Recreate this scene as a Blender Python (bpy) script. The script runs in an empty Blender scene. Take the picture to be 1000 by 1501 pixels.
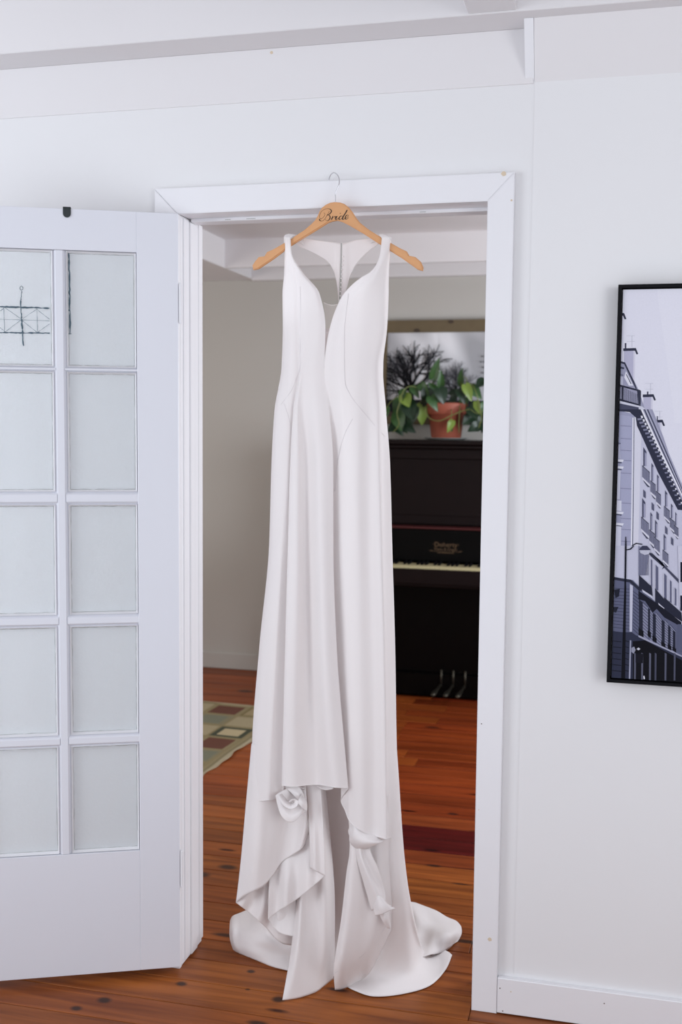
import bpy, bmesh, math, random
import numpy as np
from mathutils import Vector, Matrix
random.seed(7)
SC = bpy.context.scene
COL = SC.collection
# ------------------------------------------------------------------ camera
F_PX = 1592.77
CAM = np.array([0.0, -2.71876, 1.52])
YAW, PITCH, ROLL = [math.radians(a) for a in (-14.199, -4.663, 0.544)]
def _basis():
    cy, sy, cp, sp = math.cos(YAW), math.sin(YAW), math.cos(PITCH), math.sin(PITCH)
    f = np.array([sy*cp, cy*cp, sp]); r = np.array([cy, -sy, 0.0]); u = np.cross(r, f)
    return r*math.cos(ROLL)+u*math.sin(ROLL), -r*math.sin(ROLL)+u*math.cos(ROLL), f
RR, UU, FF = _basis()
cam_data = bpy.data.cameras.new('camera'); cam = bpy.data.objects.new('camera', cam_data); COL.objects.link(cam)
cam.matrix_world = Matrix(((RR[0], UU[0], -FF[0], CAM[0]), (RR[1], UU[1], -FF[1], CAM[1]), (RR[2], UU[2], -FF[2], CAM[2]), (0, 0, 0, 1)))
cam_data.sensor_fit = 'HORIZONTAL'; cam_data.sensor_width = 24.0; cam_data.lens = F_PX*24.0/1000.0
cam_data.clip_start = 0.05
cam_data.dof.use_dof = True; cam_data.dof.focus_distance = 2.75; cam_data.dof.aperture_fstop = 3.5
SC.camera = cam
# ------------------------------------------------------------------ world, exposure, daylight
w = bpy.data.worlds.new('daylight'); SC.world = w; w.use_nodes = True
w.node_tree.nodes['Background'].inputs[0].default_value = (0.86, 0.91, 1.0, 1); w.node_tree.nodes['Background'].inputs[1].default_value = 0.86
SC.view_settings.view_transform = 'Standard'; SC.view_settings.look = 'None'; SC.view_settings.gamma = 1.0
SC.view_settings.use_curve_mapping = False; SC.view_settings.exposure = -0.02
def area(name, loc, target, sx, sy, power, col):
    l = bpy.data.lights.new(name, 'AREA'); l.shape = 'RECTANGLE'; l.size = sx; l.size_y = sy; l.energy = power; l.color = col
    o = bpy.data.objects.new(name, l); COL.objects.link(o); o.location = loc
    o.rotation_euler = (Vector(target)-Vector(loc)).to_track_quat('-Z', 'Y').to_euler(); return o
area('window_daylight_near_left', (-3.6, -2.6, 1.6), (-0.6, 0, 1.2), 1.6, 1.8, 48, (0.88, 0.94, 1.0))
area('window_daylight_near_right', (2.6, -3.6, 1.7), (-0.4, 0, 1.2), 1.6, 1.8, 44, (0.95, 0.97, 1.0))
area('window_daylight_far_right', (1.2, 1.75, 1.5), (-2.4, 2.3, 0.9), 1.3, 1.3, 66, (0.88, 0.93, 1.0))
area('window_daylight_far_left', (-3.9, 1.5, 1.6), (-1.2, 2.2, 0.6), 1.2, 1.3, 30, (1.0, 0.97, 0.93)); bpy.data.lights['window_daylight_far_left'].energy = 23
# ------------------------------------------------------------------ point helpers (a pixel is a direction; the plane gives the place)
def ray(px, py): return (px-500)/F_PX*RR-(py-750.5)/F_PX*UU+FF
def PY(px, py, y):
    r = ray(px, py); t = (y-CAM[1])/r[1]; return CAM+t*r
def PZ(px, py, z=0.0):
    r = ray(px, py); t = (z-CAM[2])/r[2]; return CAM+t*r
# ------------------------------------------------------------------ materials
def lin(c):
    return tuple(((v/255.0+0.055)/1.055)**2.4 if v/255.0 > 0.04045 else v/255.0/12.92 for v in c)+(1.0,)
def mat(name, c, rough=0.5, metal=0.0, var=0.03, scale=6.0, bump=0.0, bscale=60.0, coat=0.0, sheen=0.0, spec=0.5, srgb=True):
    m = bpy.data.materials.new(name); m.use_nodes = True; nt = m.node_tree; b = nt.nodes['Principled BSDF']
    c = lin(c) if srgb else tuple(c)+(1,)
    b.inputs['Roughness'].default_value = rough; b.inputs['Metallic'].default_value = metal
    b.inputs['Coat Weight'].default_value = coat; b.inputs['Sheen Weight'].default_value = sheen; b.inputs['Specular IOR Level'].default_value = spec
    g = nt.nodes.new('ShaderNodeNewGeometry'); n = nt.nodes.new('ShaderNodeTexNoise'); n.inputs['Scale'].default_value = scale; n.inputs['Detail'].default_value = 3
    nt.links.new(g.outputs['Position'], n.inputs['Vector'])
    mx = nt.nodes.new('ShaderNodeMix'); mx.data_type = 'RGBA'
    mx.inputs[6].default_value = tuple(max(0, v*(1-var)) for v in c[:3])+(1,); mx.inputs[7].default_value = tuple(min(1, v*(1+var)) for v in c[:3])+(1,)
    nt.links.new(n.outputs['Fac'], mx.inputs[0]); nt.links.new(mx.outputs[2], b.inputs['Base Color'])
    if bump:
        n2 = nt.nodes.new('ShaderNodeTexNoise'); n2.inputs['Scale'].default_value = bscale; nt.links.new(g.outputs['Position'], n2.inputs['Vector'])
        bp = nt.nodes.new('ShaderNodeBump'); bp.inputs['Strength'].default_value = bump; bp.inputs['Distance'].default_value = 0.002
        nt.links.new(n2.outputs['Fac'], bp.inputs['Height']); nt.links.new(bp.outputs[0], b.inputs['Normal'])
    m['b'] = 1
    return m
M = {}
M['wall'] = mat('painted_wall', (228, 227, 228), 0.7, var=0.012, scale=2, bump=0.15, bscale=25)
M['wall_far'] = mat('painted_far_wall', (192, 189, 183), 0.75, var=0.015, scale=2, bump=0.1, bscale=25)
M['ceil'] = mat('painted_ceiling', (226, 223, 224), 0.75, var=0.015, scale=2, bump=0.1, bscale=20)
M['trim'] = mat('gloss_white_trim', (232, 231, 234), 0.35, var=0.012, scale=8, bump=0.12, bscale=40)
M['door'] = mat('painted_door', (222, 223, 230), 0.38, var=0.015, scale=4, bump=0.12, bscale=40)
M['black'] = mat('satin_black', (7, 7, 12), 0.5, spec=0.15)
M['clip'] = mat('dark_green_black_metal', (33, 41, 43), 0.45)
M['chrome'] = mat('chrome_wire', (215, 215, 218), 0.12, metal=1.0)
M['beech'] = mat('beech_wood', (214, 158, 108), 0.35, var=0.06, scale=30, coat=0.3)
M['ink'] = mat('black_ink', (28, 20, 16), 0.6)
M['knotmark'] = mat('bled_through_knot', (214, 196, 172), 0.6)
M['chip'] = mat('chipped_paint', (120, 105, 98), 0.8)
M['sub'] = mat('dark_subfloor', (22, 11, 7), 0.8)
M['piano'] = mat('dark_mahogany', (15, 5, 5), 0.45, var=0.25, scale=9, coat=0.0, spec=0.2)
M['piano_dark'] = mat('black_lacquer', (2, 2, 2), 0.4, var=0.1, spec=0.12)
M['piano_red'] = mat('red_felt_edge', (66, 14, 15), 0.5)
M['ivory'] = mat('aged_ivory', (196, 184, 142), 0.4)
M['gold'] = mat('faded_gold', (96, 74, 50), 0.5)
M['brass'] = mat('dull_brass', (74, 70, 62), 0.5, metal=0.9)
M['terracotta'] = mat('terracotta', (152, 80, 60), 0.6, var=0.08, scale=20)
M['soil'] = mat('soil', (30, 22, 18), 0.95)
M['saucer'] = mat('white_saucer', (200, 205, 202), 0.3)
M['leafd'] = mat('dark_green_leaf', (20, 46, 25), 0.4, var=0.25, scale=40)
M['leafm'] = mat('mid_green_leaf', (52, 88, 42), 0.4, var=0.25, scale=40)
M['leafy'] = mat('yellow_green_leaf', (118, 142, 60), 0.4, var=0.15, scale=40)
M['vine'] = mat('pale_vine', (110, 118, 62), 0.5)
M['pine'] = mat('weathered_pine_frame', (104, 90, 66), 0.7, var=0.15, scale=20)
M['knotwood'] = mat('pine_knot', (62, 48, 36), 0.7)
M['lead'] = mat('dark_teal_leading', (78, 100, 112), 0.6, var=0.35, scale=150)
M['leadf'] = mat('faint_grey_leading', (150, 162, 170), 0.6, var=0.2, scale=150)
M['putty'] = mat('grey_putty', (158, 160, 156), 0.8, var=0.2, scale=60)
def fabric(name, c, tr=0.18):
    m = bpy.data.materials.new(name); m.use_nodes = True; nt = m.node_tree; b = nt.nodes['Principled BSDF']
    b.inputs['Base Color'].default_value = lin(c); b.inputs['Roughness'].default_value = 0.55; b.inputs['Sheen Weight'].default_value = 0.15; b.inputs['Specular IOR Level'].default_value = 0.25
    t = nt.nodes.new('ShaderNodeBsdfTranslucent'); t.inputs[0].default_value = lin(c); mx = nt.nodes.new('ShaderNodeMixShader'); mx.inputs[0].default_value = tr
    nt.links.new(b.outputs[0], mx.inputs[1]); nt.links.new(t.outputs[0], mx.inputs[2]); nt.links.new(mx.outputs[0], nt.nodes['Material Output'].inputs[0])
    g = nt.nodes.new('ShaderNodeNewGeometry'); n2 = nt.nodes.new('ShaderNodeTexNoise'); n2.inputs['Scale'].default_value = 700; nt.links.new(g.outputs['Position'], n2.inputs['Vector'])
    bp = nt.nodes.new('ShaderNodeBump'); bp.inputs['Strength'].default_value = 0.08; bp.inputs['Distance'].default_value = 0.001
    nt.links.new(n2.outputs['Fac'], bp.inputs['Height']); nt.links.new(bp.outputs[0], b.inputs['Normal'])
    return m
M['satin'] = fabric('white_crepe', (248, 243, 242), .22)
M['lining'] = fabric('ivory_lining', (238, 230, 228))
M['seam'] = fabric('crepe_seam', (226, 220, 222))
m = bpy.data.materials.new('sheer_mesh'); m.use_nodes = True; nt = m.node_tree
t = nt.nodes.new('ShaderNodeBsdfTransparent'); mx = nt.nodes.new('ShaderNodeMixShader'); mx.inputs[0].default_value = 0.16
nt.nodes['Principled BSDF'].inputs['Base Color'].default_value = lin((240, 225, 222)); nt.links.new(t.outputs[0], mx.inputs[1]); nt.links.new(nt.nodes['Principled BSDF'].outputs[0], mx.inputs[2]); nt.links.new(mx.outputs[0], nt.nodes['Material Output'].inputs[0])
M['sheer'] = m
# textured obscure glass
m = bpy.data.materials.new('obscure_glass'); m.use_nodes = True; nt = m.node_tree; b = nt.nodes['Principled BSDF']
b.inputs['Base Color'].default_value = lin((248, 251, 253)); b.inputs['Roughness'].default_value = 0.42; b.inputs['Transmission Weight'].default_value = 0.5; b.inputs['IOR'].default_value = 1.35
g = nt.nodes.new('ShaderNodeNewGeometry'); n = nt.nodes.new('ShaderNodeTexNoise'); n.inputs['Scale'].default_value = 190; nt.links.new(g.outputs['Position'], n.inputs['Vector'])
bp = nt.nodes.new('ShaderNodeBump'); bp.inputs['Strength'].default_value = 0.35; bp.inputs['Distance'].default_value = 0.002; nt.links.new(n.outputs['Fac'], bp.inputs['Height']); nt.links.new(bp.outputs[0], b.inputs['Normal'])
M['glass'] = m
# floor boards: tint per board from the object colour, grain along x, knots
def wood_floor():
    m = bpy.data.materials.new('old_pine_floor'); m.use_nodes = True; nt = m.node_tree; L = nt.links; b = nt.nodes['Principled BSDF']
    oi = nt.nodes.new('ShaderNodeObjectInfo'); g = nt.nodes.new('ShaderNodeNewGeometry')
    mp = nt.nodes.new('ShaderNodeMapping'); mp.inputs['Scale'].default_value = (1.3, 22, 22); L.new(g.outputs['Position'], mp.inputs[0])
    ad = nt.nodes.new('ShaderNodeVectorMath'); ad.operation = 'ADD'; sc = nt.nodes.new('ShaderNodeMath'); sc.operation = 'MULTIPLY'; sc.inputs[1].default_value = 40
    L.new(oi.outputs['Random'], sc.inputs[0]); L.new(mp.outputs[0], ad.inputs[0]); L.new(sc.outputs[0], ad.inputs[1])
    n = nt.nodes.new('ShaderNodeTexNoise'); n.inputs['Scale'].default_value = 1.6; n.inputs['Detail'].default_value = 6; n.inputs['Distortion'].default_value = 0.6; L.new(ad.outputs[0], n.inputs['Vector'])
    cr = nt.nodes.new('ShaderNodeValToRGB'); cr.color_ramp.elements[0].position = 0.3; cr.color_ramp.elements[0].color = (0.55, 0.45, 0.4, 1); cr.color_ramp.elements[1].position = 0.65; cr.color_ramp.elements[1].color = (1.15, 1.15, 1.1, 1)
    L.new(n.outputs['Fac'], cr.inputs[0])
    mu = nt.nodes.new('ShaderNodeMix'); mu.data_type = 'RGBA'; mu.blend_type = 'MULTIPLY'; mu.inputs[0].default_value = 1
    L.new(oi.outputs['Color'], mu.inputs[6]); L.new(cr.outputs[0], mu.inputs[7])
    cur = mu.outputs[2]
    v = nt.nodes.new('ShaderNodeTexVoronoi'); v.inputs['Scale'].default_value = 1.0; mp2 = nt.nodes.new('ShaderNodeMapping'); mp2.inputs['Scale'].default_value = (2.6, 9, 9)
    L.new(g.outputs['Position'], mp2.inputs[0]); L.new(mp2.outputs[0], v.inputs['Vector'])
    kr = nt.nodes.new('ShaderNodeValToRGB'); kr.color_ramp.elements[0].position = 0.05; kr.color_ramp.elements[0].color = (0.15, 0.09, 0.06, 1); kr.color_ramp.elements[1].position = 0.11; kr.color_ramp.elements[1].color = (1, 1, 1, 1)
    L.new(v.outputs['Distance'], kr.inputs[0])
    m2 = nt.nodes.new('ShaderNodeMix'); m2.data_type = 'RGBA'; m2.blend_type = 'MULTIPLY'; m2.inputs[0].default_value = 1; L.new(cur, m2.inputs[6]); L.new(kr.outputs[0], m2.inputs[7]); cur = m2.outputs[2]
    for (px, py, rx, ry) in ((334, 1271, .035, .02), (333, 1371, .05, .012), (266, 1442, .016, .012), (153, 1466, .02, .016), (112, 1478, .016, .012), (368, 1424, .012, .01), (408, 1465, .018, .016), (378, 1500, .03, .012), (634, 1066, .045, .016), (636, 1269, .03, .01), (683, 1380, .05, .012), (664, 1193, .022, .012), (363, 1450, .008, .006), (676, 1296, .03, .006), (360, 1013, .05, .03), (296, 1282, .03, .02)):
        p = PZ(px, py); s = nt.nodes.new('ShaderNodeVectorMath'); s.operation = 'SUBTRACT'; L.new(g.outputs['Position'], s.inputs[0]); s.inputs[1].default_value = (p[0], p[1], 0)
        d = nt.nodes.new('ShaderNodeVectorMath'); d.operation = 'MULTIPLY'; d.inputs[1].default_value = (1/rx, 1/ry, 0); L.new(s.outputs[0], d.inputs[0])
        le = nt.nodes.new('ShaderNodeVectorMath'); le.operation = 'LENGTH'; L.new(d.outputs[0], le.inputs[0])
        mr = nt.nodes.new('ShaderNodeMapRange'); mr.inputs[1].default_value = 0.55; mr.inputs[2].default_value = 1.25; mr.inputs[3].default_value = 0.86; mr.inputs[4].default_value = 0; L.new(le.outputs['Value'], mr.inputs[0])
        mk = nt.nodes.new('ShaderNodeMix'); mk.data_type = 'RGBA'; L.new(mr.outputs[0], mk.inputs[0]); L.new(cur, mk.inputs[6]); mk.inputs[7].default_value = (0.012, 0.007, 0.006, 1); cur = mk.outputs[2]
    L.new(cur, b.inputs['Base Color']); b.inputs['Roughness'].default_value = 0.4; b.inputs['Specular IOR Level'].default_value = 0.25
    bp = nt.nodes.new('ShaderNodeBump'); bp.inputs['Strength'].default_value = 0.15; bp.inputs['Distance'].default_value = 0.003; L.new(n.outputs['Fac'], bp.inputs['Height']); L.new(bp.outputs[0], b.inputs['Normal'])
    return m
M['floor'] = wood_floor()
def vcol(name, rough=0.5, noise=0.0, nscale=200, bump=0):
    m = bpy.data.materials.new(name); m.use_nodes = True; nt = m.node_tree; b = nt.nodes['Principled BSDF']; b.inputs['Roughness'].default_value = rough
    a = nt.nodes.new('ShaderNodeAttribute'); a.attribute_name = 'Col'; out = a.outputs['Color']
    if noise:
        g = nt.nodes.new('ShaderNodeNewGeometry'); n = nt.nodes.new('ShaderNodeTexNoise'); n.inputs['Scale'].default_value = nscale; nt.links.new(g.outputs['Position'], n.inputs['Vector'])
        r = nt.nodes.new('ShaderNodeMapRange'); r.inputs[3].default_value = 1-noise; r.inputs[4].default_value = 1+noise; nt.links.new(n.outputs['Fac'], r.inputs[0])
        mx = nt.nodes.new('ShaderNodeVectorMath'); mx.operation = 'SCALE'; nt.links.new(out, mx.inputs[0]); nt.links.new(r.outputs[0], mx.inputs['Scale']); out = mx.outputs[0]
        if bump:
            bp = nt.nodes.new('ShaderNodeBump'); bp.inputs['Strength'].default_value = bump; bp.inputs['Distance'].default_value = 0.004; nt.links.new(n.outputs['Fac'], bp.inputs['Height']); nt.links.new(bp.outputs[0], b.inputs['Normal'])
    nt.links.new(out, b.inputs['Base Color']); return m
M['print'] = vcol('matte_print', 0.6, 0.04, 300); M['print'].node_tree.nodes['Principled BSDF'].inputs['Specular IOR Level'].default_value = 0.12
M['rug'] = vcol('woven_rug', 0.95, 0.3, 260, 0.5)
# ------------------------------------------------------------------ object helpers
def link(name, me, m, parent=None, smooth=False):
    o = bpy.data.objects.new(name, me); COL.objects.link(o)
    if m is not None and not me.materials: me.materials.append(m)
    if parent: o.parent = parent
    if smooth:
        for p in me.polygons: p.use_smooth = True
    return o
def origin(o, at=None):
    """put a top-level mesh's origin at its own base"""
    me = o.data; c = np.array([v.co[:] for v in me.vertices]); b = Vector(at) if at is not None else Vector(((c[:, 0].min()+c[:, 0].max())/2, (c[:, 1].min()+c[:, 1].max())/2, c[:, 2].min()))
    me.transform(Matrix.Translation(-b)); o.location = b; return o
def off(parent):
    if parent is None: return Vector((0, 0, 0))
    o = Vector(parent.location)
    p = parent.parent
    while p: o += p.location; p = p.parent
    return o
def from_bm(name, bm, m, parent=None, smooth=False, local=False):
    me = bpy.data.meshes.new(name); bm.to_mesh(me); bm.free()
    if parent and not local: me.transform(Matrix.Translation(-off(parent)))
    o = link(name, me, m, parent, smooth)
    if parent is None: origin(o)
    return o
def add_box(bm, x0, x1, y0, y1, z0, z1, bevel=0.0):
    r = bmesh.ops.create_cube(bm, size=1.0)['verts']
    for v in r: v.co = Vector((x0+(v.co.x+.5)*(x1-x0), y0+(v.co.y+.5)*(y1-y0), z0+(v.co.z+.5)*(z1-z0)))
    if bevel:
        es = list({e for v in r for e in v.link_edges}); bmesh.ops.bevel(bm, geom=es, offset=bevel, segments=1, affect='EDGES')
def box(name, x0, x1, y0, y1, z0, z1, m, parent=None, bevel=0.0, local=False):
    bm = bmesh.new(); add_box(bm, x0, x1, y0, y1, z0, z1, bevel); return from_bm(name, bm, m, parent, local=local)
def add_prism(bm, pts, d, bevel=0.0):
    """pts: 3D loop (planar), extruded by vector d"""
    d = Vector(d); a = [bm.verts.new(Vector(p)) for p in pts]; b = [bm.verts.new(Vector(p)+d) for p in pts]; n = len(pts); fs = []
    fs.append(bm.faces.new(a)); fs.append(bm.faces.new(b[::-1]))
    for i in range(n): fs.append(bm.faces.new((a[i], b[i], b[(i+1) % n], a[(i+1) % n])))
    bmesh.ops.recalc_face_normals(bm, faces=fs)
    if bevel:
        es = [e for f in fs[:2] for e in f.edges]; bmesh.ops.bevel(bm, geom=es, offset=bevel, segments=2, affect='EDGES')
def add_tube(bm, pts, r, seg=8, close=False):
    pts = [Vector(p) for p in pts]; n = len(pts); rings = []; rr = r if isinstance(r, (list, tuple)) else [r]*n
    prev = None
    for i, p in enumerate(pts):
        t = (pts[min(i+1, n-1)]-pts[max(i-1, 0)]).normalized()
        if prev is None: prev = t.orthogonal().normalized()
        a = (prev-t*prev.dot(t)); a = a.normalized() if a.length > 1e-6 else t.orthogonal().normalized(); prev = a; b = t.cross(a)
        rings.append([bm.verts.new(p+(a*math.cos(2*math.pi*k/seg)+b*math.sin(2*math.pi*k/seg))*rr[i]) for k in range(seg)])
    for i in range(n-1):
        for k in range(seg): bm.faces.new((rings[i][k], rings[i][(k+1) % seg], rings[i+1][(k+1) % seg], rings[i+1][k]))
    bm.faces.new(rings[0][::-1]); bm.faces.new(rings[-1])
def add_lathe(bm, c, prof, seg=32):
    rings = [[bm.verts.new((c[0]+r*math.cos(2*math.pi*k/seg), c[1]+r*math.sin(2*math.pi*k/seg), c[2]+z)) for k in range(seg)] for r, z in prof]
    for i in range(len(prof)-1):
        for k in range(seg): bm.faces.new((rings[i][k], rings[i][(k+1) % seg], rings[i+1][(k+1) % seg], rings[i+1][k]))
    bm.faces.new(rings[0][::-1]); bm.faces.new(rings[-1])
def smoothpts(pts, n):
    pts = [Vector(p) for p in pts]; out = []; m = len(pts)
    for i in range(n+1):
        t = i/n*(m-1); k = min(int(t), m-2); f = t-k
        p0, p1, p2, p3 = pts[max(k-1, 0)], pts[k], pts[k+1], pts[min(k+2, m-1)]
        out.append(0.5*((2*p1)+(p2-p0)*f+(2*p0-5*p1+4*p2-p3)*f*f+(3*p1-p0-3*p2+p3)*f**3))
    return out
def thing(name, label, cat, loc=(0, 0, 0), group=None, rz=0):
    o = bpy.data.objects.new(name, None); COL.objects.link(o); o.location = loc; o.rotation_euler = (0, 0, rz); o.empty_display_size = 0.1
    o['label'] = label; o['category'] = cat
    if group: o['group'] = group
    return o
def tag(o, label, cat, group=None):
    o['label'] = label; o['category'] = cat
    if group: o['group'] = group
    return o
def struct(o, label, cat):
    o['kind'] = 'structure'; o['label'] = label; o['category'] = cat; return o
# ------------------------------------------------------------------ the setting
X0, X1, ZH = -1.140, -0.325, 2.066      # door opening
YW, YB, YR = 0.018, 0.166, 3.54         # near wall face, far face of partition, far wall
bm = bmesh.new()
add_box(bm, -4.2, X0-0.012, YW, YB-0.006, 0, 2.75); add_box(bm, X1+0.012, 3.2, YW, YB-0.006, 0, 2.75); add_box(bm, X0-0.012, X1+0.012, YW, YB-0.006, ZH+0.012, 2.75)
struct(from_bm('wall_front', bm, M['wall']), 'white painted partition wall around the open doorway', 'wall')
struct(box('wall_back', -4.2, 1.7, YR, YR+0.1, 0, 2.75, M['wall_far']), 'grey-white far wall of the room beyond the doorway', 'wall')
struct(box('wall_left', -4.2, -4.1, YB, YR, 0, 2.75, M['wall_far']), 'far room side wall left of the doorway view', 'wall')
bm = bmesh.new()
for a in ((YB, 1.05, 0, 2.75), (2.45, YR, 0, 2.75), (1.05, 2.45, 0, 0.8), (1.05, 2.45, 2.2, 2.75)): add_box(bm, 1.6, 1.7, *a)
struct(from_bm('wall_right', bm, M['wall_far']), 'far room side wall with window opening, right of the piano', 'wall')
struct(box('ceiling', -4.2, 3.2, -4.2, YB-0.01, 2.63, 2.7, M['ceil']), 'white painted ceiling boards above the doorway wall', 'ceiling')
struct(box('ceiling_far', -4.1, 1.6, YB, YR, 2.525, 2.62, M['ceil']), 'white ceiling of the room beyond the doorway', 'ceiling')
# beams
struct(box('trim_1', -4.2, 3.2, -0.098, YW, 2.475, 2.635, M['ceil'], bevel=0.002), 'white ceiling beam running along the top of the doorway wall', 'beam')
struct(box('trim_2', -0.368, -0.255, -4.0, -0.099, 2.478, 2.635, M['ceil'], bevel=0.002), 'white cross beam meeting the wall beam above the doorway', 'beam')
bm = bmesh.new(); add_box(bm, -4.2, -0.222, 0.0145, YW+0.002, 2.344, 2.4748, 0.001)
struct(from_bm('trim_3', bm, M['ceil']), 'flat white fascia board high on the wall left of the seam', 'trim')
bm = bmesh.new(); add_prism(bm, [(-0.219, YW+.002, 2.344), (-0.219, -0.05, 2.4748), (-0.219, YW+.002, 2.4748)], (3.4, 0, 0))
struct(from_bm('trim_4', bm, M['ceil']), 'sloping white board under the ceiling beam at right', 'trim')
bm = bmesh.new(); add_prism(bm, [(-0.2195, YW+.001, 2.35), (-0.2195, -0.052, 2.4746), (-0.2195, YW+.001, 2.4746)], (-0.022, 0, 0))
struct(from_bm('trim_5', bm, M['trim']), 'small white wedge block closing the end of the sloping board', 'trim')
struct(box('trim_6', -0.2225, -0.2195, 0.0172, YW+0.001, 0.1, 2.3435, M['wall']), 'thin vertical painted seam strip on the wall beside the doorway', 'trim')
# far room beams
struct(box('trim_7', -2.75, -2.13, YB, YR, 2.37, 2.526, M['ceil'], bevel=0.002), 'white boxed beam running back along the far room ceiling', 'beam')
struct(box('trim_8', -2.1298, 1.6, 3.03, 3.055, 2.37, 2.526, M['ceil'], bevel=0.001), 'white cross beam spanning the far room ceiling', 'beam')
struct(box('trim_9', -2.1298, 1.6, YR-0.06, YR, 2.36, 2.526, M['ceil'], bevel=0.001), 'white board along the top of the far wall', 'beam')
# casing (mitred), jamb, stops
def casing(name, loop, lab):
    bm = bmesh.new(); add_prism(bm, [(a, 0.0, b) for a, b in loop], (0, YW, 0), 0.0015); return struct(from_bm(name, bm, M['trim']), lab, 'door casing')
ZT = 2.133
tl = casing('trim_10', [(X0-.065, 0.0), (X0, 0.0), (X0, ZH-0.0006), (X0-.065, ZT-0.0006)], 'white left door casing mostly hidden behind the glazed door')
th = casing('trim_11', [(X0-.065, ZT), (X0, ZH), (X1-.0001, ZH), (X1+.0649, ZT)], 'white head casing over the doorway with mitred ends')
tr = casing('trim_12', [(X1, 0.0), (X1+.065, 0.0), (X1+.065, ZT), (X1, ZH)], 'white right door casing with small bled-through knots')
# left jamb stepped profile
bm = bmesh.new()
add_box(bm, X0-.012, X0, YW+.0004, YB, 0.002, ZH, 0.001); add_box(bm, X0-.001, X0+.007, 0.074, 0.118, 0.006, ZH-.008, 0.002); add_box(bm, X0-.001, X0+0.003, 0.036, 0.0735, 0.008, ZH-.004, 0.001)
add_box(bm, X0-.001, X0+0.002, 0.146, YB+.008, 0.012, ZH-.002, 0.001)
struct(from_bm('trim_13', bm, M['trim']), 'white stepped left door jamb with chipped lower edge', 'door jamb')
bm = bmesh.new(); add_box(bm, X1, X1+.012, YW+.0004, YB, 0.002, ZH, 0.001); add_box(bm, X1-.007, X1+.001, .074, .118, .003, ZH-.008, .002)
struct(from_bm('trim_14', bm, M['trim']), 'white right door jamb hidden behind the right casing', 'door jamb')
bm = bmesh.new(); add_box(bm, X0, X1, YW+.0004, YB+.008, ZH, ZH+.0125, 0.001); add_box(bm, X0+.007, X1-.007, .074, .118, ZH-.009, ZH+.001, .002)
hj = struct(from_bm('trim_15', bm, M['trim']), 'white head jamb soffit with door stop and worn paint', 'door jamb')
for (px, w_) in ((334, 10), (368, 16), (620, 10)):
    p = PY(px, 313.5-(px-330)*0.035, 0.074)
    box('paint_chip', p[0]-w_*.0008, p[0]+w_*.0008, .0737, .0745, ZH-.0065, ZH-.0052, M['putty'], hj)
# bled-through knots and nail marks
def disc(name, px, py, y, r, m, par):
    p = PY(px, py, y); bm = bmesh.new(); vs = [bm.verts.new((p[0]+r*(1+.25*math.sin(3*k))*math.cos(k*math.pi/5), y, p[2]+r*math.sin(k*math.pi/5))) for k in range(10)]
    c = [bm.verts.new(v.co+Vector((0, .0006, 0))) for v in vs]; bm.faces.new(vs); bm.faces.new(c[::-1])
    for k in range(10): bm.faces.new((vs[k], c[k], c[(k+1) % 10], vs[(k+1) % 10]))
    bmesh.ops.recalc_face_normals(bm, faces=bm.faces[:]); return from_bm(name, bm, m, par)
disc('knot_mark', 738.5, 254.6, -.0004, .006, M['knotmark'], tr); disc('knot_mark', 750, 293.5, -.0004, .0025, M['knotmark'], tr); disc('knot_mark', 718, 1377, -.0004, .005, M['knotmark'], tr)
disc('nail_mark', 706, 1061, -.0004, .0015, M['chip'], tr); disc('nail_mark', 702, 1187, -.0004, .0012, M['knotmark'], tr)
disc('knot_mark', 398, 77, 0.0141, .004, M['knotmark'], bpy.data.objects['trim_3'])
# baseboards
bb = struct(box('baseboard_front', X1+.0655, 3.2, 0.001, YW, 0.002, 0.0965, M['trim'], bevel=0.002), 'white baseboard running right from the doorway casing', 'baseboard')
for px, py in ((733, 1448.6), (737, 1482), (749, 1453.8), (812, 1496), (886, 1471)): disc('nail_mark', px, py, 0.0006, .0017, M['chip'] if px != 749 else M['knotmark'], bb)
struct(box('baseboard_back', -4.1, 1.6, YR-.018, YR, 0.002, 0.098, M['wall_far'], bevel=0.002), 'off-white baseboard along the far room wall', 'baseboard')
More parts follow.
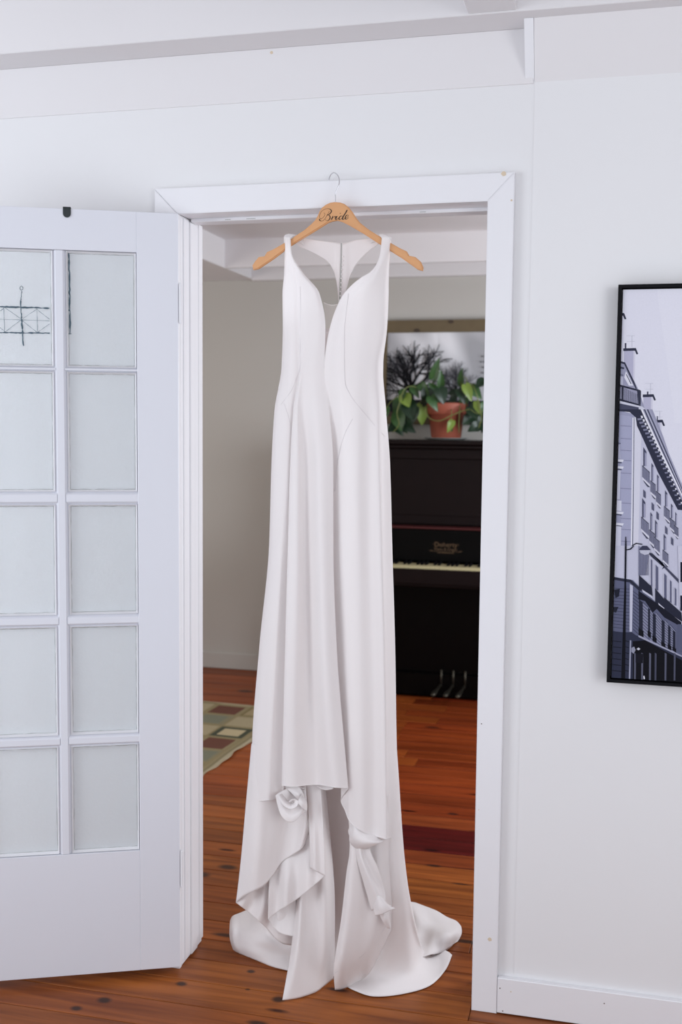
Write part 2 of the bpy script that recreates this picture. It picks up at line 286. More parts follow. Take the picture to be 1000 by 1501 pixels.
# floor boards
fl = struct(box('floor', -4.2, 3.2, -1.35, YR+.05, -0.06, -0.0165, M['sub']), 'old varnished orange-brown pine plank floor', 'floor')  # near end cut short so world light from below brightens the beam undersides
PW, Y00 = 0.118, 0.186
row = -13
while Y00+row*PW < YR:
    ya = Y00+row*PW; yb = min(ya+PW, YR)
    if row < -5 or True:
        xs = [-4.15]
        x = -4.15+random.uniform(.6, 2.6)
        cuts = []; far = ya > .85
        while x < 3.1:
            cuts.append(x); x += random.uniform(1.5, 3.2)
        cuts = [c for c in cuts if not (-2.0 < c < -1.0 and random.random() < .6)]
        if row in (-3, -4): cuts = [c for c in cuts if abs(c+.327) > .5]
        if row in (-2, ): cuts = [c for c in cuts if abs(c+.327) > .5]+[-.327]
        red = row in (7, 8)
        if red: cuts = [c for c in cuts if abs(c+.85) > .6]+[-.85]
        cuts = [c for c in cuts if not far or c == -.85 or abs(c+.95) > .55]+([-.95+random.uniform(-.12, .12)] if far and not red else [])
        xs = [-4.15]+sorted(cuts)+[3.15]
        for a, b in zip(xs[:-1], xs[1:]):
            if row < -6 and False: continue
            bm = bmesh.new(); h = random.uniform(-.0006, .0006)
            add_box(bm, a+.0008, b-.0008, ya+.0016, yb-.0016, -.0164, 0.0, 0.0016)
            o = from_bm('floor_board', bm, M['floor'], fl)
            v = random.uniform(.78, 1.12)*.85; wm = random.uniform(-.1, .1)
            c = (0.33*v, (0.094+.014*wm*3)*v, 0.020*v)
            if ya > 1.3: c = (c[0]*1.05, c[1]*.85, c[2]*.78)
            if ya > .85 and a > -1.3: c = (c[0]*.8, c[1]*.62, c[2]*.75)  # dimmer light at far right painted in as darker tint; boards also redder
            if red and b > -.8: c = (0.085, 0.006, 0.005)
            if ya > 2.85 and b > 0: c = (c[0]*.7, c[1]*.55, c[2]*.6)  # piano's shadow on the floor put into the board tint
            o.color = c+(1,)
    row += 1
# dusty gap line under left jamb
# ------------------------------------------------------------------ the glazed door
TH = math.radians(24.395)
DW = 0.798; DT = 0.030; DZ0, DZ1 = 0.022, 2.061
# local frame: x = toward the hinge edge (0) from free edge (-DW); y into the wall side; rotated so that local -x goes (-cos,-sin)
door = bpy.data.objects.new('door_1', None); COL.objects.link(door); door.location = (-1.134, -0.034, 0); door.rotation_euler = (0, 0, TH)
struct(door, 'white french door with obscure glass panes standing open at left', 'door')
D = door
HX = 0.0095
cols = [(-.276, -.100), (-.487, -.311), (-.698, -.522)]
rws = [(1.660, 1.955), (1.336, 1.646), (1.010, 1.300), (.686, .977), (.362, .653)]
box('stile', cols[0][1]+.002, HX, 0, DT, DZ0, DZ1, M['door'], D, .0015, True)
box('stile', -DW, cols[2][0]-.002, 0, DT, DZ0, DZ1, M['door'], D, .0015, True)
box('rail', cols[2][0]-.0022, cols[0][1]+.0022, 0.0003, DT-.0003, rws[0][1]+.002, DZ1-.0002, M['door'], D, .0008, True)
box('rail', cols[2][0]-.0022, cols[0][1]+.0022, 0.0003, DT-.0003, DZ0+.0002, rws[4][0]-.002, M['door'], D, .0008, True)
def muntin_v(x0, x1):
    bm = bmesh.new(); xa, xb = x0-.002, x1+.002
    z0, z1 = rws[4][0]-.001, rws[0][1]+.001
    prof = [(xa-.0, .016), (xa+.009, .003), (xa+.011, .0008), (xb-.011, .0008), (xb-.009, .003), (xb, .016), (xb, .022), (xb-.01, DT-.001), (xa+.01, DT-.001), (xa, .022)]
    add_prism(bm, [(p[0], p[1], z0) for p in prof], (0, 0, z1-z0)); return from_bm('muntin', bm, M['door'], D, local=True)
def muntin_h(z0, z1, x0, x1):
    bm = bmesh.new(); a, b = z0-.002, z1+.002
    prof = [(a, .016), (a+.009, .003), (a+.011, .0011), (b-.011, .0011), (b-.009, .003), (b, .016), (b, .022), (b-.01, DT-.0015), (a+.01, DT-.0015), (a, .022)]
    add_prism(bm, [(x0, p[1], p[0]) for p in prof], (x1-x0, 0, 0)); return from_bm('muntin', bm, M['door'], D, local=True)
muntin_v(cols[1][1], cols[0][0]); muntin_v(cols[2][1], cols[1][0])
for i in range(4):
    for c in cols: muntin_h(rws[i+1][1], rws[i][0], c[0]-.006, c[1]+.006)
for c in cols:
    for r in rws:
        pane = box('glass_pane', c[0]-.003, c[1]+.003, .017, .0205, r[0]-.003, r[1]+.003, M['glass'], D, 0, True)
        # stepped glazing bead and rough putty line
        bm = bmesh.new(); t = .009; a0, a1, b0, b1 = c[0], c[1], r[0], r[1]
        for (p, q) in (((a0, b0), (a1, b0)), ((a1, b0), (a1, b1)), ((a1, b1), (a0, b1)), ((a0, b1), (a0, b0))):
            cx, cz = (a0+a1)/2, (b0+b1)/2
            def inn(u, k=.004): return (u[0]+(k if u[0] < cx else -k), u[1]+(k if u[1] < cz else -k))
            ip, iq = inn(p), inn(q)
            vs = [bm.verts.new(v) for v in ((p[0], .004, p[1]), (q[0], .004, q[1]), (iq[0], .0165, iq[1]), (ip[0], .0165, ip[1]))]; bm.faces.new(vs)
            o2 = inn(p, -.004), inn(q, -.004)
            vs2 = [bm.verts.new(v) for v in ((p[0], .004, p[1]), (q[0], .004, q[1]), (o2[1][0], .0165, o2[1][1]), (o2[0][0], .0165, o2[0][1]))]; bm.faces.new(vs2)
        bmesh.ops.recalc_face_normals(bm, faces=bm.faces[:]); from_bm('glazing_bead', bm, M['trim'], D, local=True)
        bm = bmesh.new(); random.seed(int(r[0]*1000+c[0]*77))
        for (p, q) in (((a0+.0045, b0+.0045), (a1-.0045, b0+.0045)), ((a1-.0045, b0+.0045), (a1-.0045, b1-.0045)), ((a1-.0045, b1-.0045), (a0+.0045, b1-.0045)), ((a0+.0045, b1-.0045), (a0+.0045, b0+.0045))):
            n = 14; pts = [(p[0]+(q[0]-p[0])*k/n+random.uniform(-.0007, .0007), .0168, p[1]+(q[1]-p[1])*k/n+random.uniform(-.0007, .0007)) for k in range(n+1)]
            add_tube(bm, pts, [random.uniform(.0002, .0007) for _ in pts], 4)
        from_bm('putty_line', bm, M['putty'], D, local=True)
# leading drawn on the two upper panes (door-local points from the plane of the glass)
nrm = np.array([math.sin(TH), -math.cos(TH), 0]); h0 = np.array([-1.134, -.034, 0]); axd = np.array([math.cos(TH), math.sin(TH), 0])
def DP(px, py, dep=.0165):
    r = ray(px, py); o = h0-nrm*dep; t = ((o-CAM)@nrm)/(r@nrm); p = CAM+t*r-h0
    return (p@axd, dep, p[2])
def g1(a, b): return (a/9.09, 380+b/9.09)
bm = bmesh.new(); random.seed(3)
def stroke(p, q, r0, r1, n=10, jit=.0006):
    p, q = Vector(DP(*p)), Vector(DP(*q)); pts = [p.lerp(q, k/n)+Vector((random.uniform(-jit, jit), 0, random.uniform(-jit, jit))) for k in range(n+1)]
    add_tube(bm, pts, [random.uniform(r0, r1*1.35) for _ in pts], 5)
stroke((0, 449.5), g1(660, 652), .0007, .0019, 22); stroke((0, 487.5), g1(665, 985), .0007, .0019, 22)
stroke(g1(290, 425), g1(272, 600), .0005, .001); stroke(g1(275, 560), g1(285, 800), .0008, .0016); stroke(g1(285, 800), g1(305, 1000), .001, .002); stroke(g1(300, 1000), g1(312, 1150), .0008, .002, 6)
for k in range(8):
    a0_ = k*math.pi/4; a1_ = (k+1)*math.pi/4; stroke(g1(285+22*math.cos(a0_), 385+28*math.sin(a0_)), g1(285+22*math.cos(a1_), 385+28*math.sin(a1_)), .0004, .0008, 2, .0001)
stroke((101, 370), (103, 488), .0008, .002, 24, .001); stroke(g1(885, 660), g1(940, 690), .0008, .0016, 5); stroke((97.5, 490), (105, 489), .0005, .001, 4); stroke((97, 372), (98, 480), .0002, .0006, 12)
from_bm('leading', bm, M['lead'], D, local=True)
bm = bmesh.new()
for a, b in (((0, 800), (660, 820)), ((50, 640), (60, 970)), ((490, 655), (500, 975)), ((70, 650), (290, 800)), ((290, 800), (490, 665)), ((490, 665), (660, 800)), ((290, 800), (80, 960)), ((300, 820), (495, 975)), ((500, 975), (660, 860)), ((0, 910), (80, 975)), ((0, 690), (50, 655))):
    stroke(g1(*a), g1(*b), .0003, .0007, 8, .0003)
for p_ in bm.faces: pass
from_bm('fine_leading', bm, M['leadf'], D, local=True)
# white painted hinges
for zc in (1.83, .30):
    bm = bmesh.new(); add_tube(bm, [(HX+.005, .004, zc-.05+k*.02) for k in range(6)], .0045, 8); add_tube(bm, [(HX+.005, .004, zc-.054), (HX+.005, .004, zc+.054)], .003, 8); add_box(bm, HX-.001, HX+.001, .006, .03, zc-.05, zc+.05)
    from_bm('hinge', bm, M['trim'], D, local=True)
# black over-door hook
p = DP(98, 304, 0); cx = p[0]
bm = bmesh.new(); w2 = .0098
loop = [(cx-w2, -.0022, DZ1+.004), (cx-w2, -.0022, DZ1-.013)]+[(cx-w2*math.cos(k*math.pi/8), -.0022, DZ1-.013-w2*math.sin(k*math.pi/8)) for k in range(1, 8)]+[(cx+w2, -.0022, DZ1-.013), (cx+w2, -.0022, DZ1+.004)]
add_prism(bm, loop, (0, .0018, 0), .0004); add_box(bm, cx-w2, cx+w2, -.0022, DT+.003, DZ1+.0006, DZ1+.004, .0004); add_box(bm, cx-w2, cx+w2, DT+.001, DT+.003, DZ1-.03, DZ1+.003, .0004)
me = bpy.data.meshes.new('door_hook'); bm.transform(Matrix.Translation(h0) @ Matrix.Rotation(TH, 4, 'Z')); bm.to_mesh(me); bm.free()
tag(origin(link('door_hook', me, M['clip'])), 'small black rounded hook clipped over top edge of white glazed door', 'hook')
# ------------------------------------------------------------------ the canvas picture at right
PF = -0.020                                            # picture face
pa = PY(902, 417.2, -.026); pb = PY(890.6, 1000.3, -.026)
px0, pz1, pz0 = -.008, pa[2], pb[2]; pw = .66
pic = thing('framed_photograph', 'black-framed monochrome city building photograph hanging right of doorway', 'picture', (px0+pw/2, YW, pz0))
bm = bmesh.new()
fw = .0085
add_box(bm, px0, px0+fw, -.026, YW-.001, pz0, pz1, .0008); add_box(bm, px0+pw-fw, px0+pw, -.026, YW-.001, pz0, pz1, .0008)
add_box(bm, px0+fw-.001, px0+pw-fw+.001, -.026, YW-.001, pz1-fw, pz1-.0001, .0008); add_box(bm, px0+fw-.001, px0+pw-fw+.001, -.026, YW-.001, pz0+.0001, pz0+fw, .0008)
from_bm('frame', bm, M['black'], pic)
box('canvas', px0+fw+.002, px0+pw-fw-.002, PF+.001, YW-.006, pz0+fw+.002, pz1-fw-.002, M['black'], pic)
class Paint:
    """flat printed shapes: coloured polygons a hair's breadth apart in one sheet"""
    def __init__(s, clip): s.v = []; s.f = []; s.c = []; s.k = 0; s.clip = clip
    def poly(s, pts, col, y):
        x0, x1, z0, z1 = s.clip; P = [tuple(p) for p in pts]
        for ax, lim, sg in ((0, x0, 1), (0, x1, -1), (1, z0, 1), (1, z1, -1)):
            out = []
            for i in range(len(P)):
                a, b = P[i], P[(i+1) % len(P)]; ia, ib = (a[ax]-lim)*sg >= 0, (b[ax]-lim)*sg >= 0
                if ia: out.append(a)
                if ia != ib:
                    t = (lim-a[ax])/(b[ax]-a[ax]); out.append((a[0]+(b[0]-a[0])*t, a[1]+(b[1]-a[1])*t))
            P = out
            if len(P) < 3: return
        n = len(s.v); s.v += [(a, y, b) for a, b in P]; s.f.append(tuple(range(n, n+len(P)))); s.c.append(lin(col))
    def build(s, name, parent, label=None):
        me = bpy.data.meshes.new(name); me.from_pydata(s.v, [], s.f); at = me.color_attributes.new('Col', 'FLOAT_COLOR', 'CORNER')
        i = 0
        for p, c in zip(me.polygons, s.c):
            for l in p.loop_indices: at.data[l].color = c
        me.transform(Matrix.Translation(-off(parent))); o = link(name, me, M['print'], parent)
        return o
pt = Paint((px0+fw+.003, px0+pw-fw-.003, pz0+fw+.003, pz1-fw-.003))
def q4(a, b): return (890+a/7.51, 400+b/7.505)
def q5(a, b): return (890+a/7.51, 600+b/7.505)
def q6(a, b): return (890+a/7.145, 800+b/7.148)
lay = [0]
def pg(pts, col, q=None):
    lay[0] += 1
    y = PF-.00002*lay[0] if False else PF+.0008-.0000045*lay[0]
    P = [PY(*(q(*p) if q else p), PF) for p in pts]; pt.poly([(p[0], p[2]) for p in P], col, y)
pg([(880, 400), (1400, 400), (1400, 1020), (880, 1020)], (217, 216, 227))
pg([(960, 400), (1400, 400), (1400, 640), (990, 620)], (220, 219, 229))
wallc = (176, 176, 196)
# facade main body (runs off down to the right) and beyond the visible edge
pg([(904, 606), (934, 612), (1000, 742), (1100, 910), (1400, 960), (1400, 1010), (900, 1010)], (190, 190, 208))
pg([q5(80, 0), q5(330, 60), q5(330, 1500), q5(60, 1500)], (150, 151, 176))
pg([q5(140, 60), q5(275, 80), q5(270, 1500), q5(160, 1500)], (160, 161, 186))
for yy in (180, 320, 450, 560, 700, 870, 1030, 1200, 1320, 1450): pg([q5(150, yy-4), q5(268, yy+4), q5(268, yy+10), q5(150, yy+2)], (118, 118, 142))
pg([q5(95, 20), q5(135, 22), q5(130, 360), q5(90, 360)], (200, 200, 216))
pg([q5(88, 360), q5(150, 370), q5(150, 382), q5(88, 372)], (90, 90, 112)); pg([q5(85, 380), q5(140, 390), q5(150, 540), q5(80, 540)], (178, 178, 198))
for yy in (545, 620, 1120, 1245): pg([q5(75, yy), q5(185, yy+10), q5(175, yy+35), q5(75, yy+25)], (214, 213, 224)); pg([q5(75, yy+25), q5(165, yy+38), q5(160, yy+50), q5(75, yy+40)], (70, 72, 92))
pg([q5(95, 670), q5(150, 670), q5(140, 990), q5(85, 990)], (196, 196, 212)); pg([q5(80, 1000), q5(160, 1005), q5(160, 1120), q5(75, 1110)], (204, 204, 218))
pg([q5(80, 1280), q5(158, 1290), q5(152, 1500), q5(75, 1500)], (198, 198, 214))
pg([q5(280, 90), q5(300, 95), q5(285, 1500), q5(262, 1500)], (216, 215, 226)); pg([q5(296, 95), q5(303, 98), q5(286, 1500), q5(278, 1500)], (70, 72, 92))
pg([q5(303, 90), q5(330, 60), q5(380, 230), q5(345, 1500), q5(288, 1500)], (206, 205, 218))
# chimneys
def chim(x0, y0, x1, ybot, q, lean=0):
    pg([q(x0, y0+20), q(x1, y0+20), q(x1-4, ybot), q(x0-6, ybot)], (176, 174, 196)); pg([q(x1-18, y0+20), q(x1, y0+22), q(x1-4, ybot), q(x1-22, ybot)], (204, 202, 216))
    pg([q(x0-8, y0), q(x1+8, y0-4), q(x1+34, y0+62), q(x1+14, y0+66), q(x1-2, y0+26), q(x0-8, y0+30)], (48, 50, 68))
chim(112, 445, 180, 1000, q4); chim(188, 830, 310, 1260, q4); chim(402, 1338, 505, 1510, q4); chim(520, 118, 605, 380, q5)
pg([q4(196, 772), q4(214, 772), q4(212, 830), q4(196, 830)], (60, 60, 80)); pg([q4(440, 1305), q4(456, 1305), q4(456, 1340), q4(440, 1340)], (60, 60, 80)); pg([q5(548, 75), q5(562, 75), q5(562, 120), q5(548, 120)], (90, 90, 108))
for (q, cx_, ya, yb) in ((q4, 276, 690, 815), (q4, 480, 1215, 1330), (q5, 582, 20, 110)):
    pg([q(cx_-2, ya), q(cx_+2, ya), q(cx_+2, yb), q(cx_-2, yb)], (172, 172, 186))
    for dy in (0, 62): pg([q(cx_-60, ya+dy), q(cx_+30, ya+dy), q(cx_+30, ya+dy+3), q(cx_-60, ya+dy+3)], (176, 176, 190))
# dormer, mansard roof
pg([q4(105, 960), q4(190, 985), q4(300, 1190), q4(350, 1290), q4(420, 1505), q4(95, 1505)], (150, 150, 172))
pg([q4(105, 955), q4(200, 985), q4(300, 1195), q4(330, 1275), q4(315, 1275), q4(190, 1005), q4(105, 975)], (52, 54, 72))
pg([q4(210, 1080), q4(290, 1240), q4(240, 1240), q4(190, 1150)], (214, 213, 224)); pg([q4(215, 1110), q4(270, 1220), q4(262, 1224), q4(210, 1120)], (60, 62, 84))
pg([q4(105, 1020), q4(190, 1040), q4(188, 1060), q4(105, 1045)], (60, 62, 82)); pg([q4(105, 1100), q4(180, 1120), q4(178, 1135), q4(105, 1118)], (100, 102, 124)); pg([q4(104, 1130), q4(176, 1145), q4(176, 1240), q4(104, 1225)], (186, 186, 204))
# balustrade
pg([q4(95, 1215), q4(370, 1290), q4(375, 1310), q4(95, 1238)], (44, 46, 62)); pg([q4(95, 1370), q4(365, 1448), q4(380, 1475), q4(90, 1395)], (40, 42, 58))
for k in range(22):
    x = 100+k*12.2; y_ = 1222+k*5.9; pg([q4(x, y_), q4(x+4, y_+1), q4(x+4, y_+152), q4(x, y_+150)], (44, 46, 62))
pg([q4(165, 1245), q4(182, 1250), q4(180, 1400), q4(163, 1395)], (40, 42, 56)); pg([q4(330, 1285), q4(375, 1300), q4(372, 1450), q4(345, 1440)], (52, 54, 70))
pg([q4(90, 1395), q4(390, 1470), q4(430, 1505), q4(90, 1505)], (196, 196, 210)); pg([q4(92, 1425), q4(350, 1480), q4(350, 1505), q4(92, 1505)], (70, 72, 92))
# roof edge strips and cornice with modillions
pg([q5(380, 0), q5(500, 0), q5(620, 300), q5(740, 660), q5(900, 960), q5(1500, 1900), q5(1500, 2100), q5(840, 1080)], (150, 150, 172))
for dx, c in ((0, (226, 225, 234)), (28, (64, 66, 86)), (44, (170, 170, 190)), (62, (70, 72, 92)), (80, (160, 160, 182))):
    pg([q5(376+dx, 0), q5(392+dx, 0), q5(600+dx*.9, 460), q5(850+dx*.5, 980), q5(1500, 2080), q5(1500, 2100), q5(838+dx*.5, 985), q5(585+dx*.9, 465)], c)
pg([q5(120, 0), q5(370, 0), q5(590, 480), q5(826, 1000), q5(840, 1110), q5(780, 1105), q5(560, 690), q5(400, 330), q5(330, 180), q5(318, 90), q5(250, 30), q5(120, 20)], (46, 48, 66))
for k in range(22):
    t = k/21; x = 385+t*435; y_ = 70+t*950-40*math.sin(t*math.pi); s = 1-.35*t
    pg([q5(x-52*s, y_+30*s), q5(x-6, y_+26*s), q5(x+2, y_+44*s), q5(x-46*s, y_+52*s)], (122, 123, 146)); pg([q5(x-14*s, y_), q5(x+8, y_), q5(x+12, y_+26*s), q5(x-8*s, y_+28*s)], (212, 211, 222))
# windows with balconies on the receding facade
def win(x, y, w_, h, q=q5, bal=True):
    pg([q(x, y), q(x+w_, y+w_*1.5), q(x+w_, y+h), q(x, y+h)], (70, 72, 94)); pg([q(x+w_*.45, y+w_*1.6), q(x+w_, y+w_*2.2), q(x+w_, y+h), q(x+w_*.45, y+h)], (150, 150, 174))
    if bal:
        b = h*.95; pg([q(x-12, y+b), q(x+w_*2.1, y+b+w_*2.3), q(x+w_*2.1, y+b+w_*2.3+h*.62), q(x-12, y+b+h*.62)], (128, 129, 152))
        for j in range(7): xx = x-12+(w_*2.1+12)*j/6.5; pg([q(xx, y+b+j*w_*.33), q(xx+3, y+b+j*w_*.33), q(xx+3, y+b+h*.62+j*w_*.3), q(xx, y+b+h*.6+j*w_*.3)], (50, 52, 70))
        pg([q(x-12, y+b), q(x+w_*2.1, y+b+w_*2.3), q(x+w_*2.1, y+b+w_*2.3+8), q(x-12, y+b+8)], (44, 46, 62))
        pg([q(x-12, y+b+h*.62), q(x+w_*2.3, y+b+w_*2.3+h*.66), q(x+w_*2.3, y+b+w_*2.3+h*.78), q(x-12, y+b+h*.76)], (206, 205, 218)); pg([q(x-4, y+b+h*.76), q(x+w_*2.2, y+b+w_*2.3+h*.78), q(x+w_*1.4, y+b+w_*2+h*.82), q(x+10, y+b+h*.9)], (70, 72, 92))
for a in ((400, 415, 34, 210), (490, 590, 22, 200), (552, 715, 20, 190), (640, 890, 24, 180), (705, 1035, 20, 165), (752, 1130, 16, 150)): win(*a)
for a in ((388, 975, 34, 215), (478, 1130, 22, 200), (530, 1215, 24, 195), (625, 1370, 24, 180)): win(*a)
for (x, y_) in ((400, 880), (492, 1020), (545, 1120), (640, 1280), (705, 1400)): pg([q5(x, y_), q5(x+26, y_+30), q5(x+26, y_+100), q5(x, y_+80)], (84, 86, 108))
# lower storeys
pg([q6(330, 0), q6(400, 40), q6(440, 110), q6(400, 310), q6(330, 310)], (126, 127, 150))
for j in range(8): pg([q6(340+j*13, 60), q6(344+j*13, 62), q6(342+j*13, 310), q6(337+j*13, 310)], (74, 76, 98))
pg([q6(420, 60), q6(470, 80), q6(590, 180), q6(580, 215), q6(460, 110)], (50, 52, 70)); pg([q6(455, 60), q6(780, 380), q6(770, 410), q6(600, 230), q6(575, 250), q6(600, 200)], (66, 68, 88))
for (x, y_, w_, h) in ((450, 130, 24, 280), (500, 190, 36, 260), (590, 280, 34, 260), (650, 350, 26, 230), (700, 430, 26, 180)):
    pg([q6(x, y_), q6(x+w_, y_+w_), q6(x+w_, y_+h+20), q6(x, y_+h)], (92, 94, 118)); pg([q6(x, y_), q6(x+8, y_+6), q6(x+8, y_+h), q6(x, y_+h)], (196, 195, 210))
pg([q6(50, 320), q6(190, 350), q6(270, 360), q6(360, 450), q6(786, 850), q6(1500, 1500), q6(1500, 2000), q6(0, 2000), q6(0, 330)], (92, 95, 120))
pg([q6(50, 325), q6(250, 355), q6(360, 455), q6(345, 480), q6(240, 385), q6(50, 352)], (42, 44, 60))
for j in range(13): pg([q6(50, 440+j*34), q6(240, 452+j*35), q6(240, 457+j*35), q6(50, 445+j*34)], (48, 51, 70))
for j in range(12): pg([q6(270, 470+j*36), q6(335, 520+j*37), q6(335, 527+j*37), q6(270, 477+j*36)], (42, 45, 62))
pg([q6(240, 400), q6(272, 420), q6(262, 900), q6(236, 900)], (188, 188, 206))
for (x0_, y0_, x1_, y1_, b0_, b1_) in ((375, 590, 430, 640, 950, 1000), (450, 660, 480, 700, 990, 1010), (510, 690, 575, 770, 1030, 1080), (605, 770, 640, 810, 1080, 1100), (660, 820, 720, 890, 1100, 1120)):
    pg([q6(x0_, y0_), q6(x1_, y1_), q6(x1_, b1_), q6(x0_, b0_)], (128, 130, 154))
    n = 11
    for j in range(n):
        t = j/n; pg([q6(x0_, y0_+(b0_-y0_)*t), q6(x1_, y1_+(b1_-y1_)*t), q6(x1_, y1_+(b1_-y1_)*t+7), q6(x0_, y0_+(b0_-y0_)*t+7)], (40, 43, 60))
for (x, y_, w_, h) in ((335, 560, 40, 380), (430, 650, 22, 300), (480, 700, 32, 300), (572, 770, 32, 290), (640, 830, 26, 250), (690, 880, 26, 220)):
    pg([q6(x, y_), q6(x+w_, y_+w_*.8), q6(x+w_, y_+h), q6(x, y_+h)], (36, 38, 54)); pg([q6(x-4, y_+h*.78), q6(x+w_+8, y_+h*.78+w_), q6(x+w_+8, y_+h+20), q6(x-4, y_+h-6)], (14, 15, 24))
for (x0_, y0_, x1_, y1_) in ((335, 305, 470, 430), (505, 445, 600, 560), (600, 540, 780, 700)):
    pg([q6(x0_, y0_), q6(x1_, y1_), q6(x1_+10, y1_+110), q6(x0_, y0_+150)], (38, 40, 56)); pg([q6(x0_+30, y0_+150), q6(x1_+10, y1_+100), q6(x1_+5, y1_+122), q6(x0_+40, y0_+180)], (190, 190, 206))
pg([q6(330, 470), q6(460, 560), q6(600, 660), q6(780, 800), q6(780, 850), q6(600, 750), q6(520, 660), q6(480, 700), q6(400, 580), q6(330, 560)], (24, 25, 38))
pg([q6(40, 890), q6(160, 905), q6(260, 905), q6(300, 935), q6(786, 1160), q6(1500, 1500), q6(1500, 2000), q6(0, 2000)], (46, 49, 68))
pg([q6(330, 935), q6(786, 1150), q6(786, 1166), q6(330, 955)], (156, 157, 178)); pg([q6(270, 1000), q6(400, 990), q6(786, 1200), q6(786, 1440), q6(270, 1440)], (12, 12, 20))
for j in range(6): pg([q6(50, 990+j*62), q6(150, 1002+j*62), q6(150, 1010+j*62), q6(50, 998+j*62)], (20, 22, 34)); pg([q6(190, 990+j*62), q6(232, 1002+j*62), q6(232, 1010+j*62), q6(190, 998+j*62)], (20, 22, 34))
pg([q6(50, 960), q6(150, 975), q6(145, 1400), q6(45, 1400)], (84, 88, 110)) if False else None
pg([q6(240, 990), q6(254, 990), q6(244, 1410), q6(228, 1410)], (150, 152, 172))
for (x, c) in ((285, 84), (360, 88), (442, 92), (500, 70), (605, 84), (700, 74)): pg([q6(x, 1120), q6(x+20, 1130), q6(x+16, 1410), q6(x-2, 1410)], (c, c+2, c+20))
pg([q6(255, 1070), q6(285, 1055), q6(300, 1090), q6(280, 1130), q6(255, 1110)], (140, 142, 160)); pg([q6(310, 1080), q6(330, 1065), q6(350, 1080), q6(330, 1095)], (196, 196, 208)); pg([q6(300, 1130), q6(380, 1130), q6(376, 1230), q6(300, 1225)], (20, 20, 30)); pg([q6(380, 1365), q6(392, 1360), q6(398, 1395), q6(384, 1398)], (210, 210, 220))
pg([q6(75, 460), q6(135, 450), q6(125, 530), q6(90, 545)], (30, 32, 46)); pg([q6(55, 640), q6(120, 640), q6(95, 700), q6(60, 690)], (34, 36, 50))
# street lamp
pg([q5(204, 1400), q5(212, 1400), q5(216, 1500), q5(198, 1500)], (22, 24, 38)); pg([q6(188, 0), q6(206, 0), q6(200, 420), q6(182, 420)], (16, 18, 30)); pg([q6(182, 420), q6(202, 420), q6(190, 1400), q6(148, 1400)], (12, 13, 22))
pg([q6(204, 38), q6(240, 30), q6(275, 0), q6(285, 4), q6(250, 40), q6(206, 48)], (20, 22, 36)); pg([q5(270, 1500), q5(320, 1468), q5(390, 1480), q5(388, 1490), q5(322, 1480), q5(280, 1505)], (22, 24, 38))
pg([q6(335, 40), q6(370, 0), q6(420, 0), q6(458, 44), q6(430, 52), q6(345, 50)], (60, 62, 84)); pg([q6(340, 46), q6(455, 46), q6(440, 85), q6(395, 95), q6(350, 75)], (186, 186, 202))
# far facade slice at the right edge
pg([q6(742, 0), q6(786, 0), q6(1100, 0), q6(1100, 1100), q6(760, 640)], (196, 196, 212)); pg([q6(768, 170), q6(786, 170), q6(900, 170), q6(900, 380), q6(768, 380)], (28, 30, 46)); pg([q6(766, 520), q6(900, 520), q6(900, 680), q6(768, 680)], (34, 36, 54)); pg([q6(740, 820), q6(900, 830), q6(900, 1120), q6(728, 1110)], (86, 90, 114))
pt.build('print', pic)
# ------------------------------------------------------------------ rug
rug_a = math.radians(86.6)     # direction of its long right edge
re = np.array([math.cos(rug_a), math.sin(rug_a)]); rn = np.array([-re[1], re[0]])    # rn points left (-x)
ro = np.array([-1.705, 1.20]); RL, RWd = 1.50, 1.55      # right edge start, length to the far corner, width leftwards
def rug_col(s, t):
    """s = distance from far edge toward viewer, t = distance in from the right edge"""
    tan, beige, cream, bur, grn, blu, oli = (142, 128, 94), (158, 140, 104), (184, 168, 132), (100, 58, 42), (62, 66, 48), (118, 118, 98), (118, 104, 64)
    if t < .012 or s < .012: return (170, 158, 130)
    if t < .03 or s < .02: return (128, 116, 84)
    if t < .045: return tan
    cw, ch = .19, .19
    i, j = int((t-.045)//cw), int((s-.03)//ch); u, v = (t-.045) % cw/cw, (s-.03) % ch/ch
    k = (i*3+j*2) % 5 if not (i == 0) else (0, 1, 2, 3, 4)[(j+0) % 5]
    if i == 0: k = [0, 1, 2, 3, 4, 0, 2, 3][j % 8]
    if i == 1: k = [3, 4, 1, 0, 3, 2, 4, 1][j % 8]
    if i == 2: k = [1, 0, 3, 2, 4, 1, 3, 0][j % 8]
    e = min(u, 1-u, v, 1-v)
    if e < .05: return (138, 124, 88)
    if k == 0: return beige if e > .12 else oli
    if k == 1: return (164, 150, 118)
    if k == 2: return grn if e < .22 else cream
    if k == 3: return bur if e > .1 else tan
    return blu if e > .15 else (130, 122, 94)
nu, nv = 110, 110; vs, fs, cs = [], [], []
for i in range(nu+1):
    for j in range(nv+1):
        s, t = RL*i/nu, RWd*j/nv; wob = .006*math.sin(s*19)+.004*math.sin(s*41+1)
        p = ro+re*(RL-s)+rn*(t+(wob if j == 0 else 0)); lift = (.006*max(0, math.sin(s*9+.5))*math.exp(-t*14)) if True else 0
        vs.append((p[0], p[1], .0085+lift))
for i in range(nu):
    for j in range(nv):
        a = i*(nv+1)+j; fs.append((a, a+1, a+nv+2, a+nv+1)); cs.append(lin(rug_col(RL*(i+.5)/nu, RWd*(j+.5)/nv)))
me = bpy.data.meshes.new('rug'); me.from_pydata(vs, [], fs); at = me.color_attributes.new('Col', 'FLOAT_COLOR', 'CORNER')
for p, c in zip(me.polygons, cs):
    for l in p.loop_indices: at.data[l].color = c
o = link('rug', me, M['rug']); md = o.modifiers.new('thickness', 'SOLIDIFY'); md.thickness = .007; md.offset = -1
bpy.context.view_layer.update()
